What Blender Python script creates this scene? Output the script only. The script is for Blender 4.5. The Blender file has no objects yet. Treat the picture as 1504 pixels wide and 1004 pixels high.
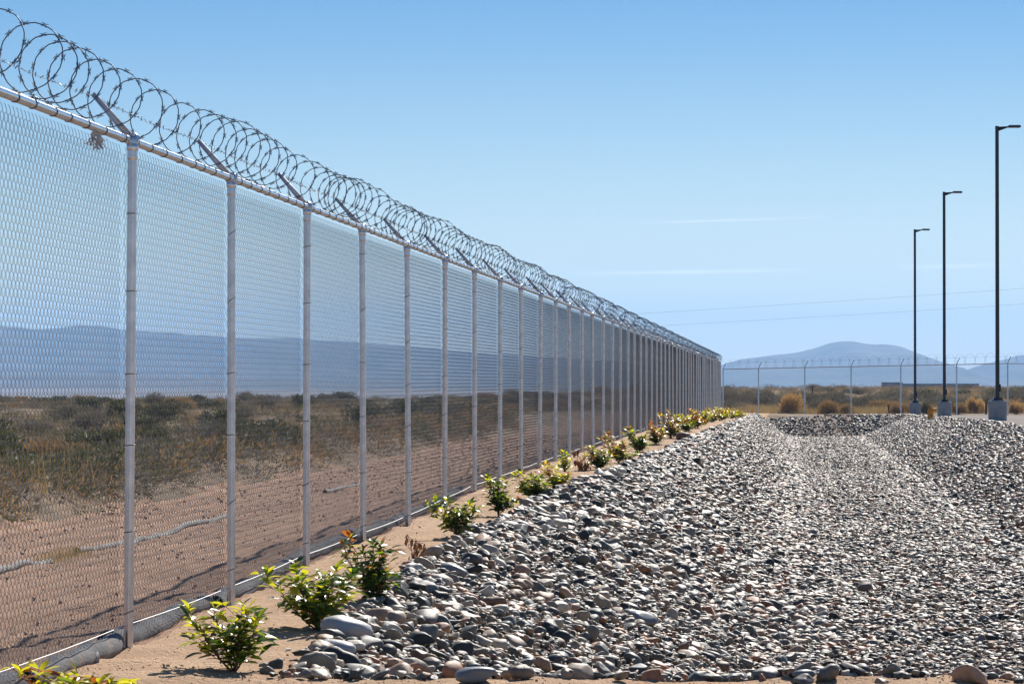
import bpy, math, random
import numpy as np
from mathutils import Vector, Matrix, Euler, Quaternion

R = math.radians
rng = np.random.default_rng(11)
random.seed(5)
scene = bpy.context.scene
col = scene.collection

# ------------------------------------------------------------------ camera, world, sun, exposure
EYE = 1.36
FPX = 4700.0                       # focal length in pixels of a 1504 px wide picture
HORIZON = 563.0
cam_d = bpy.data.cameras.new('camera')
cam = bpy.data.objects.new('camera', cam_d)
col.objects.link(cam)
cam.location = (0, 0, EYE)
cam.rotation_euler = (R(90) + math.atan((HORIZON - 502) / FPX), 0, 0)
cam_d.sensor_width = 36.0
cam_d.lens = FPX / 1504 * 36.0
cam_d.clip_start = 0.5
cam_d.clip_end = 60000
scene.camera = cam

SUN_EL, SUN_AZ = 38.0, 16.0        # azimuth to the right of the view direction
world = bpy.data.worlds.new("World")
scene.world = world
world.use_nodes = True
wn, wl = world.node_tree.nodes, world.node_tree.links
wn.clear()
sky = wn.new('ShaderNodeTexSky')
sky.sky_type = 'NISHITA'
sky.sun_disc = False
sky.sun_elevation = R(SUN_EL)
sky.sun_rotation = R(SUN_AZ)
sky.altitude = 1400
sky.air_density = 1.0
sky.dust_density = 0.15
sky.ozone_density = 3.0
bg = wn.new('ShaderNodeBackground')
bg.inputs['Strength'].default_value = 0.078
wout = wn.new('ShaderNodeOutputWorld')


def wmath(op, a, b=None, c=None, clamp=False):
    n = wn.new('ShaderNodeMath'); n.operation = op; n.use_clamp = clamp
    for i, v in enumerate((a, b, c)):
        if v is None: continue
        if isinstance(v, (int, float)): n.inputs[i].default_value = v
        else: wl.new(v, n.inputs[i])
    return n.outputs[0]


tc = wn.new('ShaderNodeTexCoord')
sep = wn.new('ShaderNodeSeparateXYZ')
wl.new(tc.outputs['Generated'], sep.inputs[0])
az = wmath('ARCTAN2', sep.outputs[0], sep.outputs[1])
el = wmath('ARCSINE', sep.outputs[2])
# clean desert air: the blue deepens with height above the horizon
tint = wn.new('ShaderNodeValToRGB')
wl.new(wmath('DIVIDE', el, math.pi / 2, clamp=True), tint.inputs[0])
tint.color_ramp.interpolation = 'EASE'
while len(tint.color_ramp.elements) < 3: tint.color_ramp.elements.new(0.5)
for e_, (p_, c_) in zip(tint.color_ramp.elements, ((0.0, (1.0, 0.85, 0.68)), (0.105, (0.215, 0.445, 0.63)), (0.5, (0.52, 0.74, 0.92)))):
    e_.position = p_; e_.color = (*c_, 1)
mul = wn.new('ShaderNodeMix'); mul.data_type = 'RGBA'; mul.blend_type = 'MULTIPLY'
mul.inputs[0].default_value = 1.0
wl.new(sky.outputs[0], mul.inputs[6]); wl.new(tint.outputs[0], mul.inputs[7])
cur = mul.outputs[2]


def streak(x0, y0, x1, y1, w, strength, cur):
    a0, a1 = (x0 - 752) / FPX, (x1 - 752) / FPX
    e0, e1 = (HORIZON - y0) / FPX, (HORIZON - y1) / FPX
    s = (e1 - e0) / (a1 - a0)
    line = wmath('MULTIPLY_ADD', wmath('SUBTRACT', az, a0), s, e0)
    nz = wn.new('ShaderNodeTexNoise')
    mp = wn.new('ShaderNodeMapping'); mp.inputs['Scale'].default_value = (60, 60, 500)
    wl.new(tc.outputs['Generated'], mp.inputs[0]); wl.new(mp.outputs[0], nz.inputs['Vector'])
    nz.inputs['Scale'].default_value = 1.0; nz.inputs['Detail'].default_value = 4
    d = wmath('DIVIDE', wmath('SUBTRACT', el, line), w / FPX)
    g = wmath('POWER', 2.718, wmath('MULTIPLY', wmath('MULTIPLY', d, d), -1.0))
    t = wmath('DIVIDE', wmath('SUBTRACT', az, a0), a1 - a0)
    bump = wmath('MULTIPLY', wmath('MULTIPLY', t, wmath('SUBTRACT', 1.0, t)), 4.0, clamp=True)
    bump = wmath('POWER', bump, 0.7)
    m = wmath('MULTIPLY', wmath('MULTIPLY', g, bump), wmath('MULTIPLY', nz.outputs[0], strength), clamp=True)
    mx = wn.new('ShaderNodeMix'); mx.data_type = 'RGBA'
    wl.new(m, mx.inputs[0]); wl.new(cur, mx.inputs[6])
    mx.inputs[7].default_value = (11.5, 11.3, 11.2, 1)
    return mx.outputs[2]


cur = streak(930, 328, 1215, 320, 1.6, 0.75, cur)
cur = streak(830, 402, 1190, 397, 2.6, 1.1, cur)
cur = streak(1310, 394, 1480, 391, 3.0, 0.6, cur)
wl.new(cur, bg.inputs['Color'])
wl.new(bg.outputs[0], wout.inputs['Surface'])

sun_d = bpy.data.lights.new('sun', 'SUN')
sun_d.energy = 5.0
sun_d.angle = R(0.53)
sun_d.color = (1.0, 0.94, 0.86)
sun = bpy.data.objects.new('sun', sun_d)
col.objects.link(sun)
sdir = Vector((math.sin(R(SUN_AZ)) * math.cos(R(SUN_EL)), math.cos(R(SUN_AZ)) * math.cos(R(SUN_EL)), math.sin(R(SUN_EL))))
sun.rotation_euler = sdir.to_track_quat('Z', 'Y').to_euler()
sun.location = (30, 40, 60)

scene.view_settings.view_transform = 'Standard'
scene.view_settings.look = 'None'
scene.view_settings.gamma = 1.0
scene.view_settings.use_curve_mapping = False
scene.view_settings.exposure = 0.58
scene.render.engine = 'CYCLES'
scene.cycles.volume_bounces = 1
scene.cycles.max_bounces = 8
scene.cycles.transparent_max_bounces = 8

# ------------------------------------------------------------------ helpers


def tag(o, label=None, cat=None, group=None, kind=None):
    if label: o['label'] = label
    if cat: o['category'] = cat
    if group: o['group'] = group
    if kind: o['kind'] = kind
    return o


def empty(name, loc, rz=0.0):
    o = bpy.data.objects.new(name, None)
    o.empty_display_size = 0.1
    o.location = loc
    o.rotation_euler = (0, 0, rz)
    col.objects.link(o)
    return o


def link(name, me, parent=None, loc=None, rot=None, scl=None):
    o = bpy.data.objects.new(name, me)
    if loc is not None: o.location = loc
    if rot is not None: o.rotation_euler = rot
    if scl is not None: o.scale = scl
    if parent is not None: o.parent = parent
    col.objects.link(o)
    return o


class MB:
    """collects polygons and writes one mesh"""

    def __init__(self):
        self.v, self.f, self.m, self.n = [], [], [], 0

    def add(self, verts, faces, mat=0):
        verts = np.asarray(verts, dtype=np.float64).reshape(-1, 3)
        self.v.append(verts)
        if isinstance(faces, np.ndarray):
            self.f.append(faces + self.n)
            self.m.append(np.full(len(faces), mat, dtype=np.int32))
        else:
            for f in faces:
                self.f.append(np.asarray([f]) + self.n)
                self.m.append(np.full(1, mat, dtype=np.int32))
        self.n += len(verts)

    def box(self, c, s, mat=0, rot=None):
        x, y, z = [k / 2 for k in s]
        v = np.array([(-x, -y, -z), (x, -y, -z), (x, y, -z), (-x, y, -z), (-x, -y, z), (x, -y, z), (x, y, z), (-x, y, z)])
        if rot is not None:
            v = v @ np.array(rot.to_matrix() if hasattr(rot, 'to_matrix') else rot).T
        f = np.array([(0, 3, 2, 1), (4, 5, 6, 7), (0, 1, 5, 4), (1, 2, 6, 5), (2, 3, 7, 6), (3, 0, 4, 7)])
        self.add(v + np.array(c), f, mat)

    def tube(self, pts, r, sides=6, caps=True, mat=0, up=None):
        pts = np.asarray(pts, dtype=float)
        n = len(pts)
        r = np.broadcast_to(np.asarray(r, dtype=float), (n,))
        t = np.gradient(pts, axis=0)
        t /= np.linalg.norm(t, axis=1)[:, None] + 1e-12
        ref = np.array(up if up is not None else (0.0, 0.0, 1.0))
        if up is None and abs(t[:, 2]).mean() > 0.8: ref = np.array((1.0, 0.0, 0.0))
        a = np.cross(t, ref); a /= np.linalg.norm(a, axis=1)[:, None] + 1e-12
        b = np.cross(a, t)
        ang = np.arange(sides) * 2 * math.pi / sides
        v = pts[:, None, :] + r[:, None, None] * (np.cos(ang)[None, :, None] * a[:, None, :] + np.sin(ang)[None, :, None] * b[:, None, :])
        i = np.arange(n - 1)[:, None] * sides
        k = np.arange(sides)[None, :]
        k2 = (k + 1) % sides
        f = np.stack([i + k, i + k2, i + sides + k2, i + sides + k], axis=-1).reshape(-1, 4)
        base = self.n
        self.add(v.reshape(-1, 3), f, mat)
        if caps:
            self.f.append(np.array([[base + q for q in range(sides)][::-1]])); self.m.append(np.full(1, mat, dtype=np.int32))
            e = base + (n - 1) * sides
            self.f.append(np.array([[e + q for q in range(sides)]])); self.m.append(np.full(1, mat, dtype=np.int32))

    def lathe(self, prof, sides=16, c=(0, 0, 0), mat=0):
        pts = np.array([(c[0], c[1], c[2] + z) for r_, z in prof])
        rr = [max(r_, 1e-4) for r_, z in prof]
        n = len(prof)
        ang = np.arange(sides) * 2 * math.pi / sides
        v = np.stack([np.stack([pts[i, 0] + rr[i] * np.cos(ang), pts[i, 1] + rr[i] * np.sin(ang), np.full(sides, pts[i, 2])], -1) for i in range(n)])
        i = np.arange(n - 1)[:, None] * sides
        k = np.arange(sides)[None, :]; k2 = (k + 1) % sides
        f = np.stack([i + k, i + k2, i + sides + k2, i + sides + k], -1).reshape(-1, 4)
        self.add(v.reshape(-1, 3), f, mat)

    def mesh(self, name, mats, smooth=True):
        v = np.concatenate(self.v)
        me = bpy.data.meshes.new(name)
        me.vertices.add(len(v)); me.vertices.foreach_set('co', v.ravel())
        cnt = np.concatenate([np.full(len(f), f.shape[1], dtype=np.int32) for f in self.f])
        idx = np.concatenate([f.ravel() for f in self.f]).astype(np.int32)
        me.loops.add(len(idx)); me.loops.foreach_set('vertex_index', idx)
        st = np.concatenate([[0], np.cumsum(cnt)[:-1]]).astype(np.int32)
        me.polygons.add(len(cnt)); me.polygons.foreach_set('loop_start', st)
        me.polygons.foreach_set('material_index', np.concatenate(self.m).astype(np.int32))
        if smooth: me.polygons.foreach_set('use_smooth', np.ones(len(cnt), dtype=bool))
        me.update(calc_edges=True)
        me.validate()
        for m in (mats if isinstance(mats, (list, tuple)) else [mats]): me.materials.append(m)
        return me

    def build(self, name, mats, parent=None, loc=None, rot=None, smooth=True):
        return link(name, self.mesh(name, mats, smooth), parent, loc, rot)


def _hash(ix, iy, seed):
    h = (ix.astype(np.int64) * 374761393 + iy.astype(np.int64) * 668265263 + seed * 974634777) & 0xffffffff
    h = ((h ^ (h >> 13)) * 1274126177) & 0xffffffff
    return ((h ^ (h >> 16)) & 0xffff) / 65535.0


def vnoise(x, y, seed=0):
    x = np.asarray(x, float); y = np.asarray(y, float)
    ix, iy = np.floor(x), np.floor(y)
    fx, fy = x - ix, y - iy
    fx = fx * fx * (3 - 2 * fx); fy = fy * fy * (3 - 2 * fy)
    a, b = _hash(ix, iy, seed), _hash(ix + 1, iy, seed)
    c, d = _hash(ix, iy + 1, seed), _hash(ix + 1, iy + 1, seed)
    return (a * (1 - fx) + b * fx) * (1 - fy) + (c * (1 - fx) + d * fx) * fy - 0.5


def fbm(x, y, octs=4, seed=0):
    s = 0; a = 1.0
    for o in range(octs):
        s = s + a * vnoise(x * 2 ** o, y * 2 ** o, seed + o * 17); a *= 0.5
    return s


def sstep(a, b, x):
    t = np.clip((np.asarray(x, float) - a) / (b - a), 0, 1)
    return t * t * (3 - 2 * t)


# ------------------------------------------------------------------ materials


def new_mat(name):
    m = bpy.data.materials.new(name); m.use_nodes = True
    nt = m.node_tree
    return m, nt.nodes, nt.links, nt.nodes['Principled BSDF']


def noise_mat(name, stops, scale, detail=6, rough=0.9, bump=0.0, bump_scale=None, metallic=0.0, coord='Object', spec=0.3, second=None, bump_dist=0.02):
    m, n, l, b = new_mat(name)
    t = n.new('ShaderNodeTexCoord')
    nz = n.new('ShaderNodeTexNoise'); nz.inputs['Scale'].default_value = scale; nz.inputs['Detail'].default_value = detail
    nz.inputs['Roughness'].default_value = 0.62
    l.new(t.outputs[coord], nz.inputs['Vector'])
    cr = n.new('ShaderNodeValToRGB')
    while len(cr.color_ramp.elements) < len(stops): cr.color_ramp.elements.new(0.5)
    for e, (p, c) in zip(cr.color_ramp.elements, stops):
        e.position = p; e.color = (*c, 1)
    l.new(nz.outputs[0], cr.inputs[0])
    out = cr.outputs[0]
    if second:                      # (scale, colour, low, high): a second, finer mottling
        n2 = n.new('ShaderNodeTexNoise'); n2.inputs['Scale'].default_value = second[0]; n2.inputs['Detail'].default_value = 5
        n2.inputs['Roughness'].default_value = 0.7
        l.new(t.outputs[coord], n2.inputs['Vector'])
        mr = n.new('ShaderNodeMapRange'); mr.inputs[1].default_value = second[2]; mr.inputs[2].default_value = second[3]
        l.new(n2.outputs[0], mr.inputs[0])
        mx = n.new('ShaderNodeMix'); mx.data_type = 'RGBA'
        l.new(mr.outputs[0], mx.inputs[0]); l.new(out, mx.inputs[6]); mx.inputs[7].default_value = (*second[1], 1)
        out = mx.outputs[2]
    l.new(out, b.inputs['Base Color'])
    b.inputs['Roughness'].default_value = rough
    b.inputs['Metallic'].default_value = metallic
    b.inputs['Specular IOR Level'].default_value = spec
    if bump:
        nb = n.new('ShaderNodeTexNoise'); nb.inputs['Scale'].default_value = bump_scale or scale * 4; nb.inputs['Detail'].default_value = 6
        nb.inputs['Roughness'].default_value = 0.65
        l.new(t.outputs[coord], nb.inputs['Vector'])
        bp = n.new('ShaderNodeBump'); bp.inputs['Strength'].default_value = bump; bp.inputs['Distance'].default_value = bump_dist
        l.new(nb.outputs[0], bp.inputs['Height']); l.new(bp.outputs[0], b.inputs['Normal'])
    return m


M = {}
M['sand'] = noise_mat('tan_sand', [(0.3, (0.42, 0.26, 0.15)), (0.55, (0.55, 0.36, 0.215)), (0.75, (0.62, 0.43, 0.27))], 2.2, 8, 0.95, 0.7, 38, second=(70, (0.30, 0.185, 0.11), 0.54, 0.70), bump_dist=0.055)
M['dirt'] = noise_mat('brown_dirt', [(0.3, (0.21, 0.115, 0.068)), (0.52, (0.33, 0.19, 0.115)), (0.75, (0.44, 0.27, 0.175))], 1.3, 8, 0.95, 0.8, 30, second=(25, (0.17, 0.105, 0.07), 0.5, 0.72))
M['scrubsoil'] = noise_mat('scrubland_soil', [(0.3, (0.11, 0.075, 0.045)), (0.5, (0.20, 0.13, 0.075)), (0.72, (0.36, 0.24, 0.13))], 0.35, 8, 0.95, 0.6, 6, second=(2.5, (0.10, 0.085, 0.055), 0.5, 0.7), bump_dist=0.1)
M['bed'] = noise_mat('gravel_bed', [(0.3, (0.20, 0.15, 0.115)), (0.5, (0.34, 0.26, 0.20)), (0.7, (0.46, 0.36, 0.28))], 9, 8, 0.9, 1.0, 22, second=(30, (0.12, 0.095, 0.08), 0.5, 0.66), bump_dist=0.04)
M['pad'] = noise_mat('grey_gravel', [(0.3, (0.13, 0.11, 0.095)), (0.7, (0.24, 0.205, 0.175))], 1.2, 8, 0.95, 0.6, 20)
M['bounce'] = noise_mat('pale_bounce_ground', [(0.3, (0.34, 0.345, 0.36)), (0.7, (0.42, 0.425, 0.44))], 0.8, 6, 0.9)  # for the added ground that reflects light from behind the camera
M['plain'] = noise_mat('far_desert', [(0.3, (0.15, 0.115, 0.09)), (0.7, (0.26, 0.19, 0.14))], 0.004, 6, 1.0)
M['mountain'] = noise_mat('mountain_rock', [(0.35, (0.065, 0.06, 0.055)), (0.65, (0.14, 0.115, 0.095))], 0.004, 8, 1.0)
M['galv'] = noise_mat('galvanized_steel', [(0.35, (0.57, 0.585, 0.61)), (0.65, (0.69, 0.70, 0.72))], 14, 5, 0.27, metallic=0.9, spec=0.5, second=(3.0, (0.44, 0.45, 0.475), 0.5, 0.75))
M['galv_dull'] = noise_mat('dull_galvanized_steel', [(0.35, (0.66, 0.68, 0.71)), (0.65, (0.76, 0.78, 0.80))], 14, 5, 0.5, metallic=0.2, spec=0.5)
M['wire'] = noise_mat('galvanized_wire', [(0.4, (0.08, 0.088, 0.10)), (0.6, (0.13, 0.14, 0.155))], 20, 2, 0.5, metallic=0.0, spec=0.25)
M['razor'] = noise_mat('razor_wire_steel', [(0.4, (0.11, 0.14, 0.18)), (0.6, (0.18, 0.205, 0.24))], 5, 3, 0.45, metallic=0.6, spec=0.4)
M['tie'] = noise_mat('dark_tie_wire', [(0.4, (0.10, 0.09, 0.085)), (0.6, (0.16, 0.14, 0.13))], 20, 2, 0.55, metallic=0.5)
M['wattle'] = noise_mat('grey_fabric_tube', [(0.3, (0.13, 0.13, 0.135)), (0.55, (0.21, 0.21, 0.21)), (0.75, (0.31, 0.295, 0.28))], 5, 8, 0.9, 1.0, 60, second=(12, (0.33, 0.25, 0.18), 0.55, 0.75))
M['wattle_pale'] = noise_mat('pale_fabric_tube', [(0.3, (0.22, 0.21, 0.20)), (0.55, (0.33, 0.315, 0.295)), (0.75, (0.42, 0.39, 0.36))], 5, 8, 0.9, 0.8, 50)
M['hollow_shade'] = noise_mat('tube_hollow_shade', [(0.4, (0.02, 0.02, 0.02)), (0.6, (0.04, 0.04, 0.04))], 10, 2, 0.9)  # near-black colour stands in for the shade inside the open tube ends
M['tension'] = noise_mat('bright_tension_wire', [(0.4, (0.68, 0.68, 0.68)), (0.6, (0.78, 0.78, 0.78))], 10, 2, 0.35, metallic=0.5)
M['concrete'] = noise_mat('grey_concrete', [(0.3, (0.30, 0.30, 0.30)), (0.6, (0.40, 0.395, 0.385)), (0.8, (0.46, 0.45, 0.44))], 4, 8, 0.9, 0.3, 40, second=(1.2, (0.26, 0.255, 0.25), 0.55, 0.8))
M['darksteel'] = noise_mat('dark_bronze_steel', [(0.4, (0.020, 0.022, 0.026)), (0.6, (0.035, 0.037, 0.042))], 6, 4, 0.42, spec=0.5)
M['lens'] = noise_mat('lamp_lens', [(0.4, (0.30, 0.31, 0.32)), (0.6, (0.4, 0.4, 0.4))], 6, 2, 0.3)
M['hydrant'] = noise_mat('orange_yellow_paint', [(0.35, (0.62, 0.24, 0.02)), (0.65, (0.76, 0.34, 0.03))], 6, 5, 0.5, second=(14, (0.35, 0.13, 0.03), 0.6, 0.8))
M['bark'] = noise_mat('brown_bark', [(0.4, (0.07, 0.045, 0.03)), (0.6, (0.13, 0.085, 0.055))], 30, 4, 0.9)
M['stem'] = noise_mat('reddish_stem', [(0.4, (0.12, 0.055, 0.03)), (0.6, (0.20, 0.10, 0.05))], 30, 4, 0.7)
M['wood'] = noise_mat('weathered_wood', [(0.4, (0.06, 0.05, 0.045)), (0.6, (0.12, 0.10, 0.085))], 8, 5, 0.9)
M['building'] = noise_mat('brown_block_wall', [(0.4, (0.30, 0.26, 0.25)), (0.6, (0.36, 0.32, 0.30))], 0.5, 4, 0.9)
M['roof'] = noise_mat('grey_roof', [(0.4, (0.14, 0.15, 0.17)), (0.6, (0.2, 0.2, 0.22))], 0.5, 4, 0.8)
M['glass'] = noise_mat('dark_window_glass', [(0.4, (0.02, 0.025, 0.03)), (0.6, (0.03, 0.035, 0.04))], 0.5, 2, 0.15)
M['plastic'] = noise_mat('torn_plastic', [(0.4, (0.42, 0.42, 0.42)), (0.6, (0.62, 0.60, 0.58))], 30, 4, 0.6)
M['paper'] = noise_mat('white_scrap', [(0.4, (0.7, 0.69, 0.67)), (0.6, (0.8, 0.8, 0.78))], 30, 4, 0.8)
M['emitter'] = noise_mat('black_drip_line', [(0.4, (0.015, 0.015, 0.015)), (0.6, (0.03, 0.03, 0.03))], 30, 2, 0.6)


def leaf_mat(name, c0, c1, trans=0.35, rough=0.32, trans_gain=1.5):
    m, n, l, b = new_mat(name)
    oi = n.new('ShaderNodeObjectInfo')
    t = n.new('ShaderNodeTexCoord')
    nz = n.new('ShaderNodeTexNoise'); nz.inputs['Scale'].default_value = 14; nz.inputs['Detail'].default_value = 3
    l.new(t.outputs['Object'], nz.inputs['Vector'])
    ad = n.new('ShaderNodeMath'); ad.operation = 'MULTIPLY_ADD'; ad.inputs[1].default_value = 0.6
    l.new(oi.outputs['Random'], ad.inputs[0])
    sb = n.new('ShaderNodeMath'); sb.operation = 'MULTIPLY_ADD'; sb.inputs[1].default_value = 1.2; sb.inputs[2].default_value = -0.4
    l.new(nz.outputs[0], sb.inputs[0]); l.new(sb.outputs[0], ad.inputs[2]); ad.use_clamp = True
    mx = n.new('ShaderNodeMix'); mx.data_type = 'RGBA'
    l.new(ad.outputs[0], mx.inputs[0]); mx.inputs[6].default_value = (*c0, 1); mx.inputs[7].default_value = (*c1, 1)
    l.new(mx.outputs[2], b.inputs['Base Color'])
    b.inputs['Roughness'].default_value = rough
    tr = n.new('ShaderNodeBsdfTranslucent')
    g = n.new('ShaderNodeMix'); g.data_type = 'RGBA'; g.blend_type = 'MULTIPLY'; g.inputs[0].default_value = 1.0
    l.new(mx.outputs[2], g.inputs[6]); g.inputs[7].default_value = (trans_gain, trans_gain, trans_gain * 0.7, 1)
    l.new(g.outputs[2], tr.inputs['Color'])
    ms = n.new('ShaderNodeMixShader'); ms.inputs[0].default_value = trans
    l.new(b.outputs[0], ms.inputs[1]); l.new(tr.outputs[0], ms.inputs[2])
    l.new(ms.outputs[0], n['Material Output'].inputs['Surface'])
    return m


M['leaf_green'] = leaf_mat('dark_green_leaf', (0.025, 0.060, 0.014), (0.07, 0.125, 0.02), 0.35)
M['leaf_mid'] = leaf_mat('mid_green_leaf', (0.11, 0.19, 0.02), (0.25, 0.31, 0.025), 0.5)
M['leaf_yellow'] = leaf_mat('yellow_green_leaf', (0.34, 0.36, 0.02), (0.56, 0.47, 0.03), 0.55)
M['leaf_red'] = leaf_mat('orange_red_leaf', (0.28, 0.06, 0.02), (0.42, 0.15, 0.025), 0.45)
M['leaf_dead'] = leaf_mat('dead_brown_leaf', (0.10, 0.04, 0.02), (0.18, 0.075, 0.035), 0.3, 0.7)
LEAFM = ['leaf_green', 'leaf_mid', 'leaf_yellow', 'leaf_red', 'leaf_dead']
M['bush_green'] = leaf_mat('desert_green_foliage', (0.055, 0.06, 0.025), (0.115, 0.115, 0.05), 0.25, 0.7, 1.2)
M['bush_grey'] = leaf_mat('grey_scrub_twigs', (0.12, 0.105, 0.09), (0.22, 0.19, 0.165), 0.25, 0.8, 1.2)
M['bush_tan'] = leaf_mat('dry_tumbleweed', (0.38, 0.22, 0.10), (0.54, 0.35, 0.18), 0.45, 0.8, 1.2)
M['bush_brown'] = leaf_mat('brown_dry_shrub', (0.20, 0.12, 0.065), (0.34, 0.215, 0.12), 0.4, 0.8, 1.2)
M['grass'] = leaf_mat('dry_grass_blades', (0.32, 0.215, 0.115), (0.50, 0.37, 0.21), 0.3, 0.8, 1.2)


def stone_mat():
    m, n, l, b = new_mat('river_stone')
    oi = n.new('ShaderNodeObjectInfo')
    cr = n.new('ShaderNodeValToRGB'); cr.color_ramp.interpolation = 'CONSTANT'
    pal = [(0.0, (0.037, 0.037, 0.032)), (0.13, (0.078, 0.077, 0.067)), (0.26, (0.130, 0.124, 0.105)), (0.39, (0.182, 0.168, 0.140)),
           (0.47, (0.244, 0.210, 0.162)), (0.56, (0.322, 0.240, 0.158)), (0.66, (0.364, 0.225, 0.140)), (0.75, (0.416, 0.345, 0.257)),
           (0.82, (0.177, 0.105, 0.063)), (0.87, (0.343, 0.155, 0.077)), (0.92, (0.109, 0.120, 0.110)), (0.96, (0.520, 0.460, 0.360))]
    while len(cr.color_ramp.elements) < len(pal): cr.color_ramp.elements.new(0.5)
    for e, (p, c) in zip(cr.color_ramp.elements, pal): e.position = p; e.color = (*c, 1)
    l.new(oi.outputs['Random'], cr.inputs[0])
    t = n.new('ShaderNodeTexCoord')
    nz = n.new('ShaderNodeTexNoise'); nz.inputs['Scale'].default_value = 2.2; nz.inputs['Detail'].default_value = 9; nz.inputs['Roughness'].default_value = 0.72
    of = n.new('ShaderNodeVectorMath'); of.operation = 'SCALE'; of.inputs[3].default_value = 40
    cb = n.new('ShaderNodeCombineXYZ'); l.new(oi.outputs['Random'], cb.inputs[0]); l.new(oi.outputs['Random'], cb.inputs[1])
    l.new(cb.outputs[0], of.inputs[0])
    av = n.new('ShaderNodeVectorMath'); av.operation = 'ADD'
    l.new(t.outputs['Object'], av.inputs[0]); l.new(of.outputs[0], av.inputs[1]); l.new(av.outputs[0], nz.inputs['Vector'])
    mr = n.new('ShaderNodeMapRange'); mr.inputs[1].default_value = 0.3; mr.inputs[2].default_value = 0.7; mr.inputs[3].default_value = 0.72; mr.inputs[4].default_value = 1.5
    l.new(nz.outputs[0], mr.inputs[0])
    mu = n.new('ShaderNodeVectorMath'); mu.operation = 'SCALE'
    l.new(cr.outputs[0], mu.inputs[0]); l.new(mr.outputs[0], mu.inputs[3])
    l.new(mu.outputs[0], b.inputs['Base Color'])
    b.inputs['Roughness'].default_value = 0.58
    b.inputs['Specular IOR Level'].default_value = 0.42
    bp = n.new('ShaderNodeBump'); bp.inputs['Strength'].default_value = 0.25; bp.inputs['Distance'].default_value = 0.01
    l.new(nz.outputs[0], bp.inputs['Height']); l.new(bp.outputs[0], b.inputs['Normal'])
    return m


M['stone'] = stone_mat()
M['stone_pale'] = noise_mat('pale_grey_stone', [(0.3, (0.30, 0.29, 0.28)), (0.7, (0.46, 0.45, 0.43))], 3, 9, 0.5, 0.2, 12, spec=0.5)
M['stone_grey'] = noise_mat('blue_grey_stone', [(0.3, (0.13, 0.14, 0.145)), (0.7, (0.23, 0.235, 0.235))], 3, 9, 0.45, 0.2, 12, spec=0.5)
M['stone_brown'] = noise_mat('speckled_brown_stone', [(0.3, (0.12, 0.095, 0.075)), (0.7, (0.24, 0.19, 0.145))], 4, 9, 0.6, 0.3, 12)
M['stone_red'] = noise_mat('reddish_stone', [(0.3, (0.14, 0.07, 0.05)), (0.7, (0.22, 0.12, 0.085))], 3, 9, 0.6, 0.3, 12)
M['pebble_tan'] = noise_mat('tan_pebbles', [(0.3, (0.36, 0.23, 0.14)), (0.5, (0.52, 0.36, 0.23)), (0.7, (0.62, 0.52, 0.42))], 20, 3, 0.85)
M['clod'] = noise_mat('dirt_clods', [(0.3, (0.28, 0.165, 0.11)), (0.5, (0.42, 0.27, 0.185)), (0.7, (0.60, 0.47, 0.37))], 9, 3, 0.9)

# ------------------------------------------------------------------ terrain
TH = 0.0857                                    # fence direction: dX / dY
FX0 = -3.35


def fence_x(Y): return TH * Y + FX0


GY = [0, 16.3, 20, 22.5, 28.5, 34, 45, 70, 90, 130, 170, 220]
GZ = [0, 0.0, 0.03, 0.09, 0.11, 0.19, 0.22, 0.24, 0.17, -0.03, -0.2, -0.25]
RYs = [0, 60, 98, 128, 159, 200]
RZs = [0.0, 0.25, 0.20, 0.0, -0.22, -0.3]
NEAR, FAR_ = 14.62, 150.0
VAL, RIMR = 5.1, 9.3
FOOT = 3.4


def rim_l(Y):
    Y = np.asarray(Y, float)
    return 0.72 + np.interp(Y, [15, 22, 27, 42, 60, 100, 150], [0.28, 0.05, 0.0, 0.35, 0.7, 1.0, 1.2]) + 0.10 * vnoise(Y * 0.9, Y * 0 + 3.3, 5) + 0.08 * vnoise(Y * 2.9, Y * 0 + 1.3, 6)


def near_y(L): return NEAR + 0.22 * vnoise(L * 1.1, L * 0 + 9.1, 8) + 0.16 * vnoise(L * 3.7, L * 0 + 2.1, 18) + 0.02 * np.abs(L - 3) + 0.25 * np.exp(-np.clip(L - 0.7, 0, None) / 0.9)


def bedmask(L, Y):
    """signed metres inside the rock basin"""
    a = L - rim_l(Y); b = (RIMR + 0.3 * vnoise(Y * 0.15, Y * 0, 4)) - L
    c = (Y - near_y(L)); d = (FAR_ - Y) + 3 * vnoise(L * 0.5, L * 0, 2)
    return np.minimum(np.minimum(a, b), np.minimum(c, d))


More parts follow.
